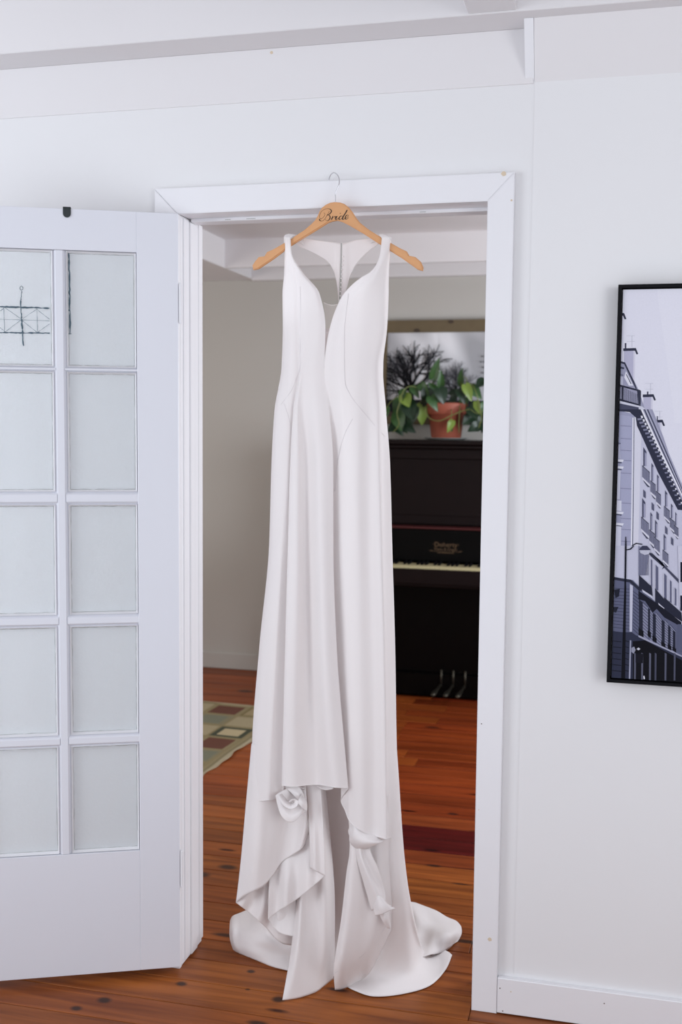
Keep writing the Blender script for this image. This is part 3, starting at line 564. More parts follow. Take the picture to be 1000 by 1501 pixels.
tag(origin(o, (ro[0]+rn[0]*RWd/2+re[0]*RL/2, ro[1]+rn[1]*RWd/2+re[1]*RL/2, 0.0)), 'beige rug patterned with burgundy and green squares on far room floor', 'rug')
# ------------------------------------------------------------------ piano
PX, PL = -0.883, 0.75        # centre x, half width
pn = thing('upright_piano', 'dark mahogany upright piano with open fallboard standing against far wall', 'piano', (PX, 3.3, 0))
xl, xr = PX-PL, PX+PL
bm = bmesh.new(); add_box(bm, xl+.02, xl+.055, 3.16, 3.50, 0.02, 1.395, .003); add_box(bm, xr-.055, xr-.02, 3.16, 3.50, 0.02, 1.395, .003); add_box(bm, xl+.055, xr-.055, 3.44, 3.50, .03, 1.39)
from_bm('case', bm, M['piano'], pn)
bm = bmesh.new(); add_box(bm, xl, xr, 3.13, 3.52, 1.408, 1.432, .005); add_box(bm, xl+.01, xr-.01, 3.145, 3.51, 1.386, 1.408, .006); from_bm('lid', bm, M['piano'], pn)
bm = bmesh.new(); add_box(bm, xl+.055, xr-.055, 3.19, 3.21, .965, 1.386); add_box(bm, xl+.055, xr-.055, 3.175, 3.19, 1.33, 1.386, .003); add_box(bm, xl+.055, xl+.12, 3.175, 3.19, .97, 1.33, .003); add_box(bm, xr-.12, xr-.055, 3.175, 3.19, .97, 1.33, .003); add_box(bm, xl+.12, xr-.12, 3.178, 3.19, .97, 1.02, .003)
from_bm('upper_panel', bm, M['piano'], pn)
o = box('fallboard', xl+.06, xr-.06, 3.10, 3.12, .775, .952, M['piano_dark'], pn, .003)
o = box('fallboard_edge', xl+.06, xr-.06, 3.085, 3.19, .9525, .9625, M['piano_red'], pn, .002); o['label'] = 'reddish edge strip above the fallboard'
bm = bmesh.new(); add_box(bm, xl+.02, xr-.02, 2.955, 3.19, .655, .735, .004); from_bm('keybed', bm, M['piano'], pn)
box('key_slip', xl+.05, xr-.05, 2.94, 2.9545, .672, .752, M['piano'], pn, .003)
for sx in (0, 1):
    a = xl+.02 if sx == 0 else xr-.055
    bm = bmesh.new(); add_box(bm, a, a+.035, 2.93, 3.16, .655, .86, .01); from_bm('arm', bm, M['piano'], pn)
for sx in (xl+.025, xr-.075):
    bm = bmesh.new(); add_box(bm, sx, sx+.05, 2.955, 3.005, .05, .6545, .004); add_box(bm, sx-.008, sx+.058, 2.947, 3.013, .002, .06, .004); add_box(bm, sx-.008, sx+.058, 2.947, 3.013, .59, .6545, .004); from_bm('leg', bm, M['piano'], pn)
    box('toe_block', sx, sx+.05, 3.0135, 3.19, .002, .07, M['piano'], pn, .004)
bm = bmesh.new(); add_box(bm, xl+.055, xr-.055, 3.20, 3.22, .14, .6545); add_box(bm, xl+.055, xl+.12, 3.188, 3.20, .16, .65, .003); add_box(bm, xr-.12, xr-.055, 3.188, 3.20, .16, .65, .003); from_bm('lower_panel', bm, M['piano_dark'], pn)
box('bottom_rail', xl+.055, xr-.055, 3.17, 3.20, .012, .138, M['piano_dark'], pn, .003)
kw = .02355; x0k = PX-26*kw
wk = None; bk = None
for k in range(52):
    if wk is None:
        bm = bmesh.new(); add_box(bm, .0006, kw-.0006, 2.965, 3.099, .7355, .765, .001); wk = from_bm('white_key', bm, M['ivory'], pn); wk.location.x = 0
        base = wk.data
        base.transform(Matrix.Translation(off(pn))); base.transform(Matrix.Translation((0, -3.3, 0)))
    o = wk if k == 0 else wk.copy()
    if k: COL.objects.link(o)
    o.location = (x0k+k*kw-PX, 0, random.uniform(-.0006, .0004))
    if k % 7 not in (1, 4) and k < 51:
        if bk is None:
            bm = bmesh.new(); add_prism(bm, [(-.005, 3.009, .7655), (.005, 3.009, .7655), (.0044, 3.014, .776), (-.0044, 3.014, .776)], (0, .085, 0), .0008)
            bk = from_bm('black_key', bm, M['black'], pn); bk.data.transform(Matrix.Translation(off(pn))); bk.data.transform(Matrix.Translation((0, -3.3, 0))); o2 = bk
        else: o2 = bk.copy(); COL.objects.link(o2)
        o2.location = (x0k+(k+1)*kw-PX, 0, 0)
for px_ in (-.907, -.840, -.774):
    bm = bmesh.new(); add_tube(bm, smoothpts([(px_-.003, 3.20, .085), (px_-.004, 3.10, .082), (px_-.012, 3.02, .07), (px_-.02, 2.985, .055)], 12), [.008]*5+[.009, .011, .013, .015, .016, .015, .012, .006], 8)
    for v in bm.verts: v.co.z = .07+(v.co.z-.07)*.75
    add_tube(bm, [(px_, 3.168, .07), (px_, 3.168, .165)], .006, 8)
    from_bm('pedal', bm, M['brass'], pn, True)
def text(name, s, size, loc, m, parent, rot=(math.pi/2, 0, 0), ext=.0003, sh=0.0, sp=1.0):
    c = bpy.data.curves.new(name, 'FONT'); c.body = s; c.size = size; c.align_x = 'CENTER'; c.extrude = ext; c.shear = sh; c.space_character = sp; c.resolution_u = 3
    t = bpy.data.objects.new(name+'_tmp', c); COL.objects.link(t); bpy.context.view_layer.update()
    me = bpy.data.meshes.new_from_object(t.evaluated_get(bpy.context.evaluated_depsgraph_get())); bpy.data.objects.remove(t)
    me.name = name; me.transform(Matrix.Translation(loc) @ Matrix.Rotation(rot[0], 4, 'X')); me.transform(Matrix.Translation(-off(parent)))
    return link(name, me, m, parent)
text('maker_lettering', '·Doherty·', .036, (-.884, 3.0996, .858), M['gold'], pn, sp=1.02)
text('maker_lettering', 'Piano & Organ', .021, (-.884, 3.0996, .838), M['gold'], pn)
bm = bmesh.new()
for (a, b, z, h) in ((-.97, -.80, .8315, .0015), (-.93, -.84, .8235, .003), (-.975, -.958, .835, .002), (-.81, -.793, .835, .002)): add_box(bm, a, b, 3.0993, 3.0999, z, z+h)
from_bm('decal_flourish', bm, M['gold'], pn)
# ------------------------------------------------------------------ framed tree picture over the piano
fx0 = PY(562, 540, 3.5)[0]; fx1 = .02; fz1 = PY(640, 469, 3.5)[2]; fz0 = PY(600, 622, 3.5)[2]
tp = thing('tree_picture', 'wood-framed black and white bare tree picture hanging above the piano', 'picture', ((fx0+fx1)/2, 3.52, fz0))
ft = .07; zi = PY(640, 487, 3.5)[2]
def fr(name, loop): bm = bmesh.new(); add_prism(bm, [(a, 3.493, b) for a, b in loop], (0, .042, 0), .002); return from_bm(name, bm, M['pine'], tp)
fl_ = .022
fr('frame_rail', [(fx0, fz1), (fx1, fz1), (fx1-fl_, zi), (fx0+fl_, zi)]); fr('frame_rail', [(fx0, fz0), (fx1, fz0), (fx1-fl_, fz0+.045), (fx0+fl_, fz0+.045)])
fr('frame_stile', [(fx0, fz0+.0005), (fx0+fl_-.0005, fz0+.0455), (fx0+fl_-.0005, zi-.0005), (fx0, fz1-.0005)]); fr('frame_stile', [(fx1, fz0+.0005), (fx1-fl_+.0005, fz0+.0455), (fx1-fl_+.0005, zi-.0005), (fx1, fz1-.0005)])
for (px, py, r) in ((611, 484.5, .012), (661, 471.5, .011)):
    p = PY(px, py, 3.4925); bm = bmesh.new(); add_lathe(bm, (0, 0, 0), [(r, 0), (r*.9, .0006)], 12); bm.transform(Matrix.Translation((p[0], 3.4925, p[2])) @ Matrix.Rotation(math.pi/2, 4, 'X') @ Matrix.Scale(1.6, 4, (1, 0, 0))); from_bm('wood_knot', bm, M['knotwood'], tp)
tq = Paint((fx0+fl_, fx1-fl_, fz0+.045, zi)); YT = 3.512; kk = [0]
def tpoly(px, col):
    kk[0] += 1; tq.poly([(PY(a, b, YT)[0], PY(a, b, YT)[2]) for a, b in px], col, YT-.000004*kk[0])
random.seed(11)
for i in range(50):
    y_ = 470+i*3
    for j in range(66):
        x = 555+j*3; cl = 150+26*math.sin(x*.045+y_*.02)+18*math.sin(x*.11-y_*.07+2)-max(0, (x-640))*.25+(22 if x < 640 else 0)
        cl = max(168, min(236, cl+50)); tpoly([(x, y_), (x+3.2, y_), (x+3.2, y_+3.2), (x, y_+3.2)], (cl, cl, cl+4))
tpoly([(540, 585), (760, 588), (760, 606), (540, 604)], (36, 36, 44)); tpoly([(540, 603), (760, 605), (760, 640), (540, 640)], (84, 72, 66))
def branch(x, y, a, L, w_, d):
    n = 3; cx_, cy_ = x, y
    for i in range(n):
        a2 = a+random.uniform(-.22, .22); nx, ny = cx_+math.cos(a2)*L/n, cy_-math.sin(a2)*L/n
        wa, wb = w_*(1-.3*i/n), w_*(1-.3*(i+1)/n); ox, oy = math.sin(a2), math.cos(a2)
        tpoly([(cx_-ox*wa/2, cy_-oy*wa/2), (cx_+ox*wa/2, cy_+oy*wa/2), (nx+ox*wb/2, ny+oy*wb/2), (nx-ox*wb/2, ny-oy*wb/2)], (16, 16, 20) if w_ > .9 else (62, 62, 68)); cx_, cy_ = nx, ny; a = a2
        if d > 0 and i >= 0:
            branch(cx_, cy_, a+random.choice((-1, 1))*random.uniform(.35, .95), L*random.uniform(.6, .85), w_*.55, d-1)
    if d > 0: branch(cx_, cy_, a+random.uniform(-.3, .3), L*.8, w_*.7, d-1)
tpoly([(598.5, 592), (608, 592), (606, 560), (600.5, 560)], (28, 28, 34))
for a, L, w_ in ((1.62, 25, 5.2), (2.1, 27, 4.4), (1.15, 27, 4.4), (2.5, 26, 3.8), (.75, 27, 3.8), (2.9, 23, 3.0), (.32, 25, 3.0)): branch(603, 572, a, L, w_, 3)
tpoly([(666, 592), (671, 592), (670, 565), (667, 565)], (40, 40, 46))
for a, L, w_ in ((1.6, 16, 2.2), (2.2, 16, 1.8), (1.0, 16, 1.8), (2.7, 15, 1.5), (.5, 15, 1.5)): branch(668, 575, a, L, w_, 3)
for (y_, x) in ((522, 706), (530, 704), (538, 707), (546, 706)):
    for k in range(5): tpoly([(x+k*5.2, y_), (x+k*5.2+4, y_), (x+k*5.2+4, y_+1.6), (x+k*5.2, y_+1.6)], (92, 92, 96))
tq.build('print', tp)
box('backing', fx0+.006, fx1-.006, 3.5165, 3.5395, fz0+.01, fz1-.01, M['soil'], tp)
# ------------------------------------------------------------------ plant on the piano
PYP = 3.34; pc = PY(654, 640, PYP); LZ = 1.4322
sau = bm = bmesh.new(); add_lathe(bm, (pc[0], PYP, LZ), [(.085, 0), (.10, .002), (.127, .012), (.13, .0135), (.124, .0125), (.095, .005), (.05, .004)], 36)
tag(from_bm('saucer', bm, M['saucer'], None, True), 'white saucer under terracotta pot on top of piano', 'saucer')
pot = thing('potted_pothos', 'terracotta pot of trailing green pothos standing on top of piano', 'plant', (pc[0], PYP, LZ+.0052))
pz = LZ+.0056; rr_ = .104
bm = bmesh.new(); add_lathe(bm, (pc[0], PYP, pz), [(.078, 0), (.082, .004), (.099, .135), (.110, .137), (.1155, .141), (.120, .196), (.1185, .201), (.110, .201), (.107, .184), (.097, .179)], 40); from_bm('pot', bm, M['terracotta'], pot, True)
bm = bmesh.new(); add_lathe(bm, (pc[0], PYP, pz+.184), [(.104, 0), (.104, .004), (.06, .012), (.01, .014)], 28); from_bm('soil', bm, M['soil'], pot, True)
def leaf_mesh(name, droop):
    vs, fs = [], []; nl, nw = 10, 4
    for i in range(nl+1):
        t = i/nl; w_ = .36*math.sin(math.pi*min(1, t**.62))**.8*(1-.15*t) if t < 1 else 0.0
        if i == 0: w_ = .10
        for j in range(-nw, nw+1):
            s = j/nw; back = -.10*(abs(s)**1.5) if i < 2 else 0
            vs.append((s*w_, t+back, -droop*t*t+.12*abs(s)*w_*2-.05))
    W_ = 2*nw+1
    for i in range(nl):
        for j in range(2*nw): a = i*W_+j; fs.append((a, a+1, a+W_+1, a+W_))
    me = bpy.data.meshes.new(name); me.from_pydata(vs, [], fs); me.update()
    for p_ in me.polygons: p_.use_smooth = True
    return me
LM = {}
for k in ('leafd', 'leafm', 'leafy'):
    for d in (0, 1): me = leaf_mesh('leaf', .15+.35*d); me.materials.append(M[k]); LM[(k, d)] = me
random.seed(5)
viewd = np.array([0.0, 1.0, 0.0])
def leaf(bx, by, tx, ty, k, y=None, wid=1.0):
    ty = min(ty, 631); by = min(by, 622)
    y = y or random.uniform(3.2, 3.3); a = Vector(PY(bx, by, y+.02)); b = Vector(PY(tx, ty, y-.02)); d = b-a; L_ = d.length; yv = d.normalized()
    n = Vector((random.uniform(-.5, .5), -1, random.uniform(-.1, .7))); n = (n-yv*n.dot(yv)).normalized(); xv = yv.cross(n)
    o = bpy.data.objects.new('leaf', LM[(k, random.randint(0, 1))]); COL.objects.link(o); o.parent = pot
    Mx = Matrix((( xv[0]*L_*wid, yv[0]*L_, n[0]*L_, a[0]-pot.location[0]), (xv[1]*L_*wid, yv[1]*L_, n[1]*L_, a[1]-pot.location[1]), (xv[2]*L_*wid, yv[2]*L_, n[2]*L_, a[2]-pot.location[2]), (0, 0, 0, 1)))
    o.matrix_local = Mx
LV = [(634, 556, 643, 526, 'leafm', .6), (646, 570, 647, 543, 'leafm', .6), (676, 566, 675, 540, 'leafm', .6), (711, 556, 698, 566, 'leafd', 1.4), (690, 566, 703, 580, 'leafm', 1.1), (682, 563, 691, 582, 'leafy', .9), (698, 588, 702, 606, 'leafy', .8), (703, 596, 708, 625, 'leafm', .8),
      (695, 610, 679, 621, 'leafd', 1.4), (702, 622, 690, 642, 'leafd', 1.3), (706, 628, 700, 644, 'leafd', 1.3), (592, 578, 599, 595, 'leafy', 1.3), (618, 592, 619, 618, 'leafy', 1.1), (588, 585, 577, 606, 'leafm', 1.1), (583, 604, 586, 634, 'leafm', 1.2), (578, 612, 592, 636, 'leafm', 1.0),
      (598, 588, 604, 614, 'leafd', 1.2), (584, 622, 568, 636, 'leafd', 1.3), (576, 628, 590, 642, 'leafd', 1.2), (629, 570, 624, 592, 'leafd', 1.3), (632, 580, 642, 596, 'leafm', 1.3), (644, 568, 652, 586, 'leafd', 1.3), (616, 562, 624, 576, 'leafm', 1.1), (660, 580, 676, 572, 'leafd', 1.0), (672, 570, 682, 586, 'leafd', .9), (682, 582, 676, 598, 'leafm', 1.2),
      (664, 616, 658, 630, 'leafy', .9), (661, 626, 662, 640, 'leafm', .8), (640, 572, 628, 562, 'leafm', .9), (604, 566, 612, 578, 'leafm', 1.0), (592, 570, 586, 590, 'leafm', .9), (712, 590, 706, 604, 'leafm', 1.0), (714, 604, 708, 630, 'leafd', 1.0), (608, 596, 598, 622, 'leafd', 1.0), (582, 600, 596, 622, 'leafd', 1.1),
      (590, 620, 604, 632, 'leafd', 1.1), (688, 596, 700, 612, 'leafd', 1.1), (668, 585, 655, 592, 'leafd', 1.0), (636, 588, 628, 600, 'leafm', .9), (699, 590, 690, 600, 'leafd', 1.2), (710, 612, 700, 626, 'leafd', 1.2), (720, 600, 728, 625, 'leafm', 1.1), (724, 580, 738, 596, 'leafm', 1.1), (716, 618, 730, 640, 'leafd', 1.2), (560, 612, 548, 634, 'leafm', 1.2), (566, 596, 556, 616, 'leafm', 1.1)]
for a in LV: leaf(*a[:5], wid=a[5])
def vine(pts, r=.0028):
    bm = bmesh.new(); add_tube(bm, smoothpts([PY(a, b, y) for a, b, y in pts], 24), r, 6); from_bm('vine', bm, M['vine'], pot, True)
vine([(630, 586, 3.33), (618, 574, 3.30), (604, 566, 3.26), (592, 572, 3.22), (586, 590, 3.2), (582, 606, 3.2), (585, 622, 3.22), (576, 634, 3.24)])
vine([(640, 588, 3.33), (624, 600, 3.23), (630, 613, 3.21), (644, 617, 3.20), (660, 610, 3.20), (676, 603, 3.21), (688, 600, 3.2)])
vine([(676, 586, 3.33), (682, 572, 3.3), (690, 562, 3.25), (698, 575, 3.2), (702, 592, 3.2), (706, 612, 3.22), (700, 632, 3.24)])
vine([(674, 588, 3.33), (674, 600, 3.215), (673, 620, 3.22), (673, 634, 3.23)], .002); vine([(660, 588, 3.33), (662, 604, 3.21), (661, 620, 3.22), (661, 634, 3.23)], .002)
vine([(640, 586, 3.34), (638, 572, 3.33), (634, 560, 3.3)]); vine([(648, 586, 3.34), (648, 572, 3.33), (646, 562, 3.3)]); vine([(684, 566, 3.28), (684, 555, 3.26), (679, 552, 3.26)], .002); vine([(668, 584, 3.34), (676, 575, 3.33), (676, 560, 3.3)], .002)
vine([(630, 588, 3.33), (622, 584, 3.3), (616, 590, 3.24)], .002); vine([(690, 600, 3.2), (700, 606, 3.2), (712, 600, 3.22), (722, 600, 3.25)], .002); vine([(592, 576, 3.22), (572, 590, 3.22), (560, 612, 3.24)], .002)
# ------------------------------------------------------------------ hanger
HY = -0.030
hg = thing('clothes_hanger', 'beech wood hanger lettered Bride hooked over the white door casing', 'hanger', tuple(PY(491, 396, HY)))
def hc(a, b): return (340+a/3.125, 230+b/3.125)
top = [(93, 497), (105, 478), (122, 458), (148, 455), (153, 446), (160, 435), (185, 425), (225, 402), (270, 375), (330, 335), (362, 308), (380, 290), (392, 270), (400, 250), (412, 232), (430, 218), (450, 209), (470, 206), (495, 208), (515, 215), (534, 230), (550, 250), (566, 275), (585, 300), (630, 335), (680, 366), (730, 395), (770, 418), (800, 432), (806, 442), (812, 452), (840, 458), (865, 480), (876, 505)]
bot = [(874, 522), (850, 515), (780, 465), (700, 415), (600, 350), (540, 315), (505, 297), (480, 290), (455, 295), (440, 300), (360, 350), (270, 405), (190, 465), (120, 512), (97, 517)]
bm = bmesh.new(); add_prism(bm, [tuple(PY(*hc(*p), HY-.006)) for p in top+bot], (0, .012, 0), .0022); from_bm('body', bm, M['beech'], hg)
hk = [(491.7, 297, HY), (491.9, 290, HY), (492, 284, HY), (494.2, 277, HY), (497.2, 270, HY+.001), (497.2, 262, HY+.004), (494.5, 256, HY+.012), (490, 253.2, HY+.022), (486, 255, -.001), (483.6, 259, .004), (482.2, 263.5, .008)]
bm = bmesh.new(); add_tube(bm, smoothpts([PY(*p) for p in hk], 50), .0013, 10); from_bm('hook', bm, M['chrome'], hg, True)
bm = bmesh.new()
def bc(a, b): return PY(440+a/10, 300+b/10, HY-.0064)
def script(pts, r0=.0003, r1=.0009):
    sp = smoothpts([bc(*p) for p in pts], len(pts)*6); n = len(sp)
    add_tube(bm, sp, [r0+(r1-r0)*max(0, (sp[max(0, i-1)].z-sp[min(n-1, i+1)].z))/(abs((sp[max(0, i-1)]-sp[min(n-1, i+1)]).length)+1e-9) for i in range(n)], 6)
script([(288, 212), (284, 222), (296, 236), (325, 240), (352, 222), (378, 185), (402, 145), (428, 95)], r1=.0013)
script([(302, 208), (288, 190), (286, 160), (300, 120), (335, 82), (385, 60), (430, 62), (455, 82), (455, 108), (430, 138), (396, 152), (425, 156), (440, 180), (432, 212), (405, 234), (380, 230), (374, 214)], .0003, .0012)
script([(302, 208), (330, 196), (352, 170), (362, 140), (350, 118)], .0003, .0006)
script([(450, 214), (468, 190), (480, 166), (474, 190), (462, 222), (478, 196), (500, 174), (516, 170), (512, 182)], .0003, .0009)
script([(505, 200), (540, 168), (526, 198), (522, 216), (538, 216), (560, 198)], .0005, .0013)
script([(625, 172), (600, 166), (576, 186), (570, 210), (582, 220), (606, 206), (634, 168)], .0005, .0012)
script([(690, 78), (668, 118), (640, 162), (622, 198), (626, 216), (640, 214), (652, 206)], .0006, .0014)
script([(652, 206), (678, 194), (702, 172), (706, 156), (692, 150), (674, 162), (662, 186), (664, 208), (682, 214), (712, 188)], .0004, .0012)
script([(586, 126), (592, 130)], .0011, .0011)
o = from_bm('lettering', bm, M['ink'], hg); 
# ------------------------------------------------------------------ the dress
def interp(tab, p):
    for (a, va), (b, vb) in zip(tab[:-1], tab[1:]):
        if p <= b: t = max(0, (p-a)/(b-a)); return va+(vb-va)*t
    return tab[-1][1]
def pchip(tab):
    xs = np.array([t[0] for t in tab], float); ys = np.array([t[1] for t in tab], float); h = np.diff(xs); d = np.diff(ys)/h; m_ = np.zeros(len(xs))
    m_[0] = d[0]; m_[-1] = d[-1]
    for i in range(1, len(xs)-1):
        if d[i-1]*d[i] > 0: w1, w2 = 2*h[i]+h[i-1], h[i]+2*h[i-1]; m_[i] = (w1+w2)/(w1/d[i-1]+w2/d[i])
    def f(p):
        p = min(max(p, xs[0]), xs[-1]); i = min(int(np.searchsorted(xs, p, 'right'))-1, len(xs)-2); t = (p-xs[i])/h[i]
        return (2*t**3-3*t*t+1)*ys[i]+(t**3-2*t*t+t)*h[i]*m_[i]+(-2*t**3+3*t*t)*ys[i+1]+(t**3-t*t)*h[i]*m_[i+1]
    return f
dress = thing('wedding_dress', 'long white sleeveless V-neck wedding dress hanging from the wooden Bride hanger', 'dress', tuple(PZ(500, 1430)))
def crom(P, u):
    """Catmull-Rom across an (n,...) array at parameters u"""
    n = len(P); out = []
    for t in u:
        k = min(int(t), n-2); f = t-k; p0, p1, p2, p3 = P[max(k-1, 0)], P[k], P[k+1], P[min(k+2, n-1)]
        out.append(0.5*((2*p1)+(p2-p0)*f+(2*p0-5*p1+4*p2-p3)*f*f+(3*p1-p0-3*p2+p3)*f**3))
    return np.array(out)
def sheet(name, G, m, per=6, thick=.0012, parent=None):
    """G: (nguides, nrows, 3) world points -> smooth cloth"""
    G = np.asarray(G); n = len(G); u = np.linspace(0, n-1, (n-1)*per+1); S = crom(G, u)
    nu_, nv_ = S.shape[:2]; vs = S.reshape(-1, 3).tolist(); fs = [(i*nv_+j, i*nv_+j+1, (i+1)*nv_+j+1, (i+1)*nv_+j) for i in range(nu_-1) for j in range(nv_-1)]
    me = bpy.data.meshes.new(name); me.from_pydata(vs, [], fs); me.transform(Matrix.Translation(-off(dress)))
    o = link(name, me, m, dress, True)
    if thick: md = o.modifiers.new('cloth', 'SOLIDIFY'); md.thickness = thick; md.offset = 0
    return o, S
def free(name, guides, m=None, nv=26, per=6, thick=.0012):
    G = []
    for g in guides:
        P = []
        for q in g:
            if len(q) == 3 and q[2] is not None: P.append(PY(*q))
            else: P.append(PZ(q[0], q[1], q[3] if len(q) > 3 else .0035))
        P = np.array(P); L = np.concatenate([[0], np.cumsum(np.linalg.norm(np.diff(P, axis=0), axis=1))]); L = L/L[-1]*(len(P)-1)
        # even arc-length rows through the guide's points
        uu = np.interp(np.linspace(0, len(P)-1, nv), L, np.arange(len(P))); G.append(crom(P, uu))
    return sheet(name, G, m or M['satin'], per, thick)
KEY = [348, 370, 400, 430, 480, 540, 600, 680, 800, 950, 1100]
# name: px at KEY, (hem py, hem px), y at (348, 430, 540, 680, 950, hem), seam py
GD = {
 'A':  ([416.4, 417.6, 417, 414.5, 415, 413, 402.6, 398, 394.5, 380, 369.5], (1172, 369), (-.030, -.022, -.015, -.010, .000, .000), 600),
 'B':  ([417.5, 418.7, 418.5, 416.5, 417.5, 416, 406, 402, 399, 386, 376], (1174, 373), (-.040, -.040, -.040, -.045, -.045, -.035), 597),
 'C':  ([418.8, 420.2, 423, 423, 424, 424, 416, 412, 410, 402, 394], (1173, 391), (-.042, -.052, -.058, -.058, -.068, -.060), 585),
 'C2': ([420, 421.6, 426.5, 429, 431, 432, 424, 422, 418, 411, 404], (1171, 402), (-.042, -.058, -.062, -.060, -.060, -.050), 574),
 'D0': ([421, 423, 430, 434, 436, 437.5, 431.5, 431, 430, 426, 420], (1163, 416), (-.042, -.060, -.060, -.048, -.046, -.040), 562),
 'D1': ([421.6, 424, 431.5, 436, 438, 439.5, 430, 425.5, 422, 418, 414.5], (1152, 413.5), (-.042, -.061, -.064, -.068, -.090, -.080), 556),
 'E':  ([422.5, 425, 434.5, 443, 447, 441.5, 435.5, 436, 436, 434, 430], (1153, 430), (-.042, -.067, -.072, -.080, -.100, -.092), 550),
 'F':  ([423.4, 425.8, 438.5, 452, 456, 446, 444.5, 449, 449, 452, 460], (1150, 464), (-.042, -.070, -.073, -.060, -.064, -.062), 548),
 'G':  ([424.6, 426.5, 442, 462, 468, 462, 464, 468, 470, 474, 484], (1154, 490), (-.042, -.070, -.074, -.092, -.112, -.105), 545),
 'H':  ([425.6, 427, 444, 468, 476.9, 475.2, 483, 489, 489, 494, 506], (1155, 511), (-.041, -.064, -.066, -.076, -.090, -.085), 540)}
GR = {
 'I':  ([561, 559, 545, 508, 488, 481.5, 484.5, 483, 482, 487, 499], (1172, 500), (-.042, -.068, -.070, -.058, -.050, -.045), 545),
 'I2': ([561.7, 560, 547, 515, 496, 489, 494, 492, 491, 497, 506], (1188, 506), (-.042, -.070, -.074, -.062, -.062, -.058), 555),
 'J':  ([562.5, 561, 549, 522, 507, 501, 505, 505, 503, 508, 513], (1204, 513), (-.042, -.072, -.078, -.078, -.082, -.075), 570),
 'K':  ([564.5, 563, 553, 535, 528, 522, 524, 523, 524, 527, 530], (1218, 530), (-.042, -.070, -.072, -.082, -.088, -.085), 588),
 'L':  ([567, 566, 558, 547, 545, 539, 541, 540, 541, 546, 549], (1225, 549), (-.042, -.062, -.062, -.066, -.074, -.070), 612),
 'M':  ([570, 568.5, 563, 558, 558, 551, 555, 556, 559, 563, 565.5], (1230, 567), (-.042, -.052, -.052, -.068, -.084, -.080), 630),
 'N':  ([572, 570.5, 567, 565, 565, 557, 560.5, 561, 562, 565, 566.5], (1229, 566), (-.040, -.042, -.038, -.036, -.040, -.035), 636),
 'O':  ([573.8, 572, 570, 569.6, 567.4, 561.2, 565.8, 572, 575.2, 579.5, 582], (1226, 588), (-.030, -.022, -.015, -.010, .000, .005), 642)}
TOPH = 348
def guide(spec, left, top=None, yk=None, inner=None):
    pxs, (hp, hx), ys, seam = spec
    f = pchip(list(zip(KEY, pxs))+[(hp, hx)]); fy = pchip([(348, ys[0]), (430, ys[1]), (540, ys[2]), (680, ys[3]), (950, ys[4]), (hp, ys[5])])
    rows = list(np.linspace(TOPH, seam, 34))+list(np.linspace(seam, hp, 64))[1:]
    return np.array([PY(f(p) if inner is None or p > 536 else inner(p), p, fy(p)) for p in rows])
GL = [guide(s, 1) for s in GD.values()]
inner = pchip([(348, 560.3), (370, 558), (388, 552), (399, 543), (408, 528), (420, 514), (434, 502), (450, 494), (466, 488), (494, 481), (520, 477), (536, 475.2)])
GRt = [guide(GD['H'], 0, inner=inner)]+[guide(s, 0) for s in GR.values()]
A_ = crom(np.array(GL), np.linspace(0, len(GL)-1, (len(GL)-1)*7+1)); B_ = crom(np.array(GRt), np.linspace(0, len(GRt)-1, (len(GRt)-1)*7+1))
def body_bm(r0, r1):
    bm = bmesh.new(); tags = []
    for S in (A_[:, r0:r1], B_[:, r0:r1]):
        V = [[bm.verts.new(S[i, j]) for j in range(S.shape[1])] for i in range(S.shape[0])]
        for i in range(S.shape[0]-1):
            for j in range(S.shape[1]-1): bm.faces.new((V[i][j], V[i][j+1], V[i+1][j+1], V[i+1][j]))
    bmesh.ops.remove_doubles(bm, verts=bm.verts[:], dist=.00005); return bm
bm = body_bm(0, 97); bm.normal_update(); NK = {tuple(round(c, 5) for c in v.co): v.normal.copy() for v in bm.verts}; bm.free()
def two(name, r0, r1):
    bm = body_bm(r0, r1); ns = [NK.get(tuple(round(c, 5) for c in v.co), v.normal.copy()) for v in bm.verts]
    o = from_bm(name, bm, M['satin'], dress, True); o.data.normals_split_custom_set_from_vertices(ns)
    return np.concatenate([A_, B_])
SA = two('bodice', 0, 34); two('skirt_front', 33, 97)
# surface lookup for seams
def proj(P):
    d = P-CAM; z = d@FF; return np.stack([500+F_PX*(d@RR)/z, 750.5-F_PX*(d@UU)/z], -1)
FL0 = SA.reshape(-1, 3); FP0 = proj(FL0)
def onS(px, py, lift=.0012, F2=None):
    flat, fpx = F2 if F2 else (FL0, FP0); k = np.argsort(((fpx-np.array([px, py]))**2).sum(1))[:4]; y = flat[k, 1].mean(); return PY(px, py, y-lift)
def seam(pts, r=.0007, lift=.0006, F2=None):
    sp = [onS(px, py, lift, F2) for px, py in [tuple(np.array(pts[i])+(np.array(pts[i+1])-np.array(pts[i]))*k/8) for i in range(len(pts)-1) for k in range(8)]+[pts[-1]]]
    sp = np.array(sp); 
    for _ in range(3): sp[1:-1] = (sp[:-2]+sp[1:-1]*2+sp[2:])/4
    bm = bmesh.new(); add_tube(bm, [tuple(p) for p in sp], r, 6); from_bm('seam', bm, M['seam'], dress, True)
seam([(440, 420), (441, 450), (440, 500), (440.5, 540), (428, 572), (416, 588), (404, 602)], .0004)
seam([(511, 430), (505, 480), (505, 530), (506, 565), (518, 586), (535, 606), (553, 628), (565, 640)], .0004)
seam([(416, 590), (423, 610), (428, 632), (430, 660)], .0004); seam([(517, 614), (507, 632), (500, 652), (494, 680), (491, 720)], .0005)
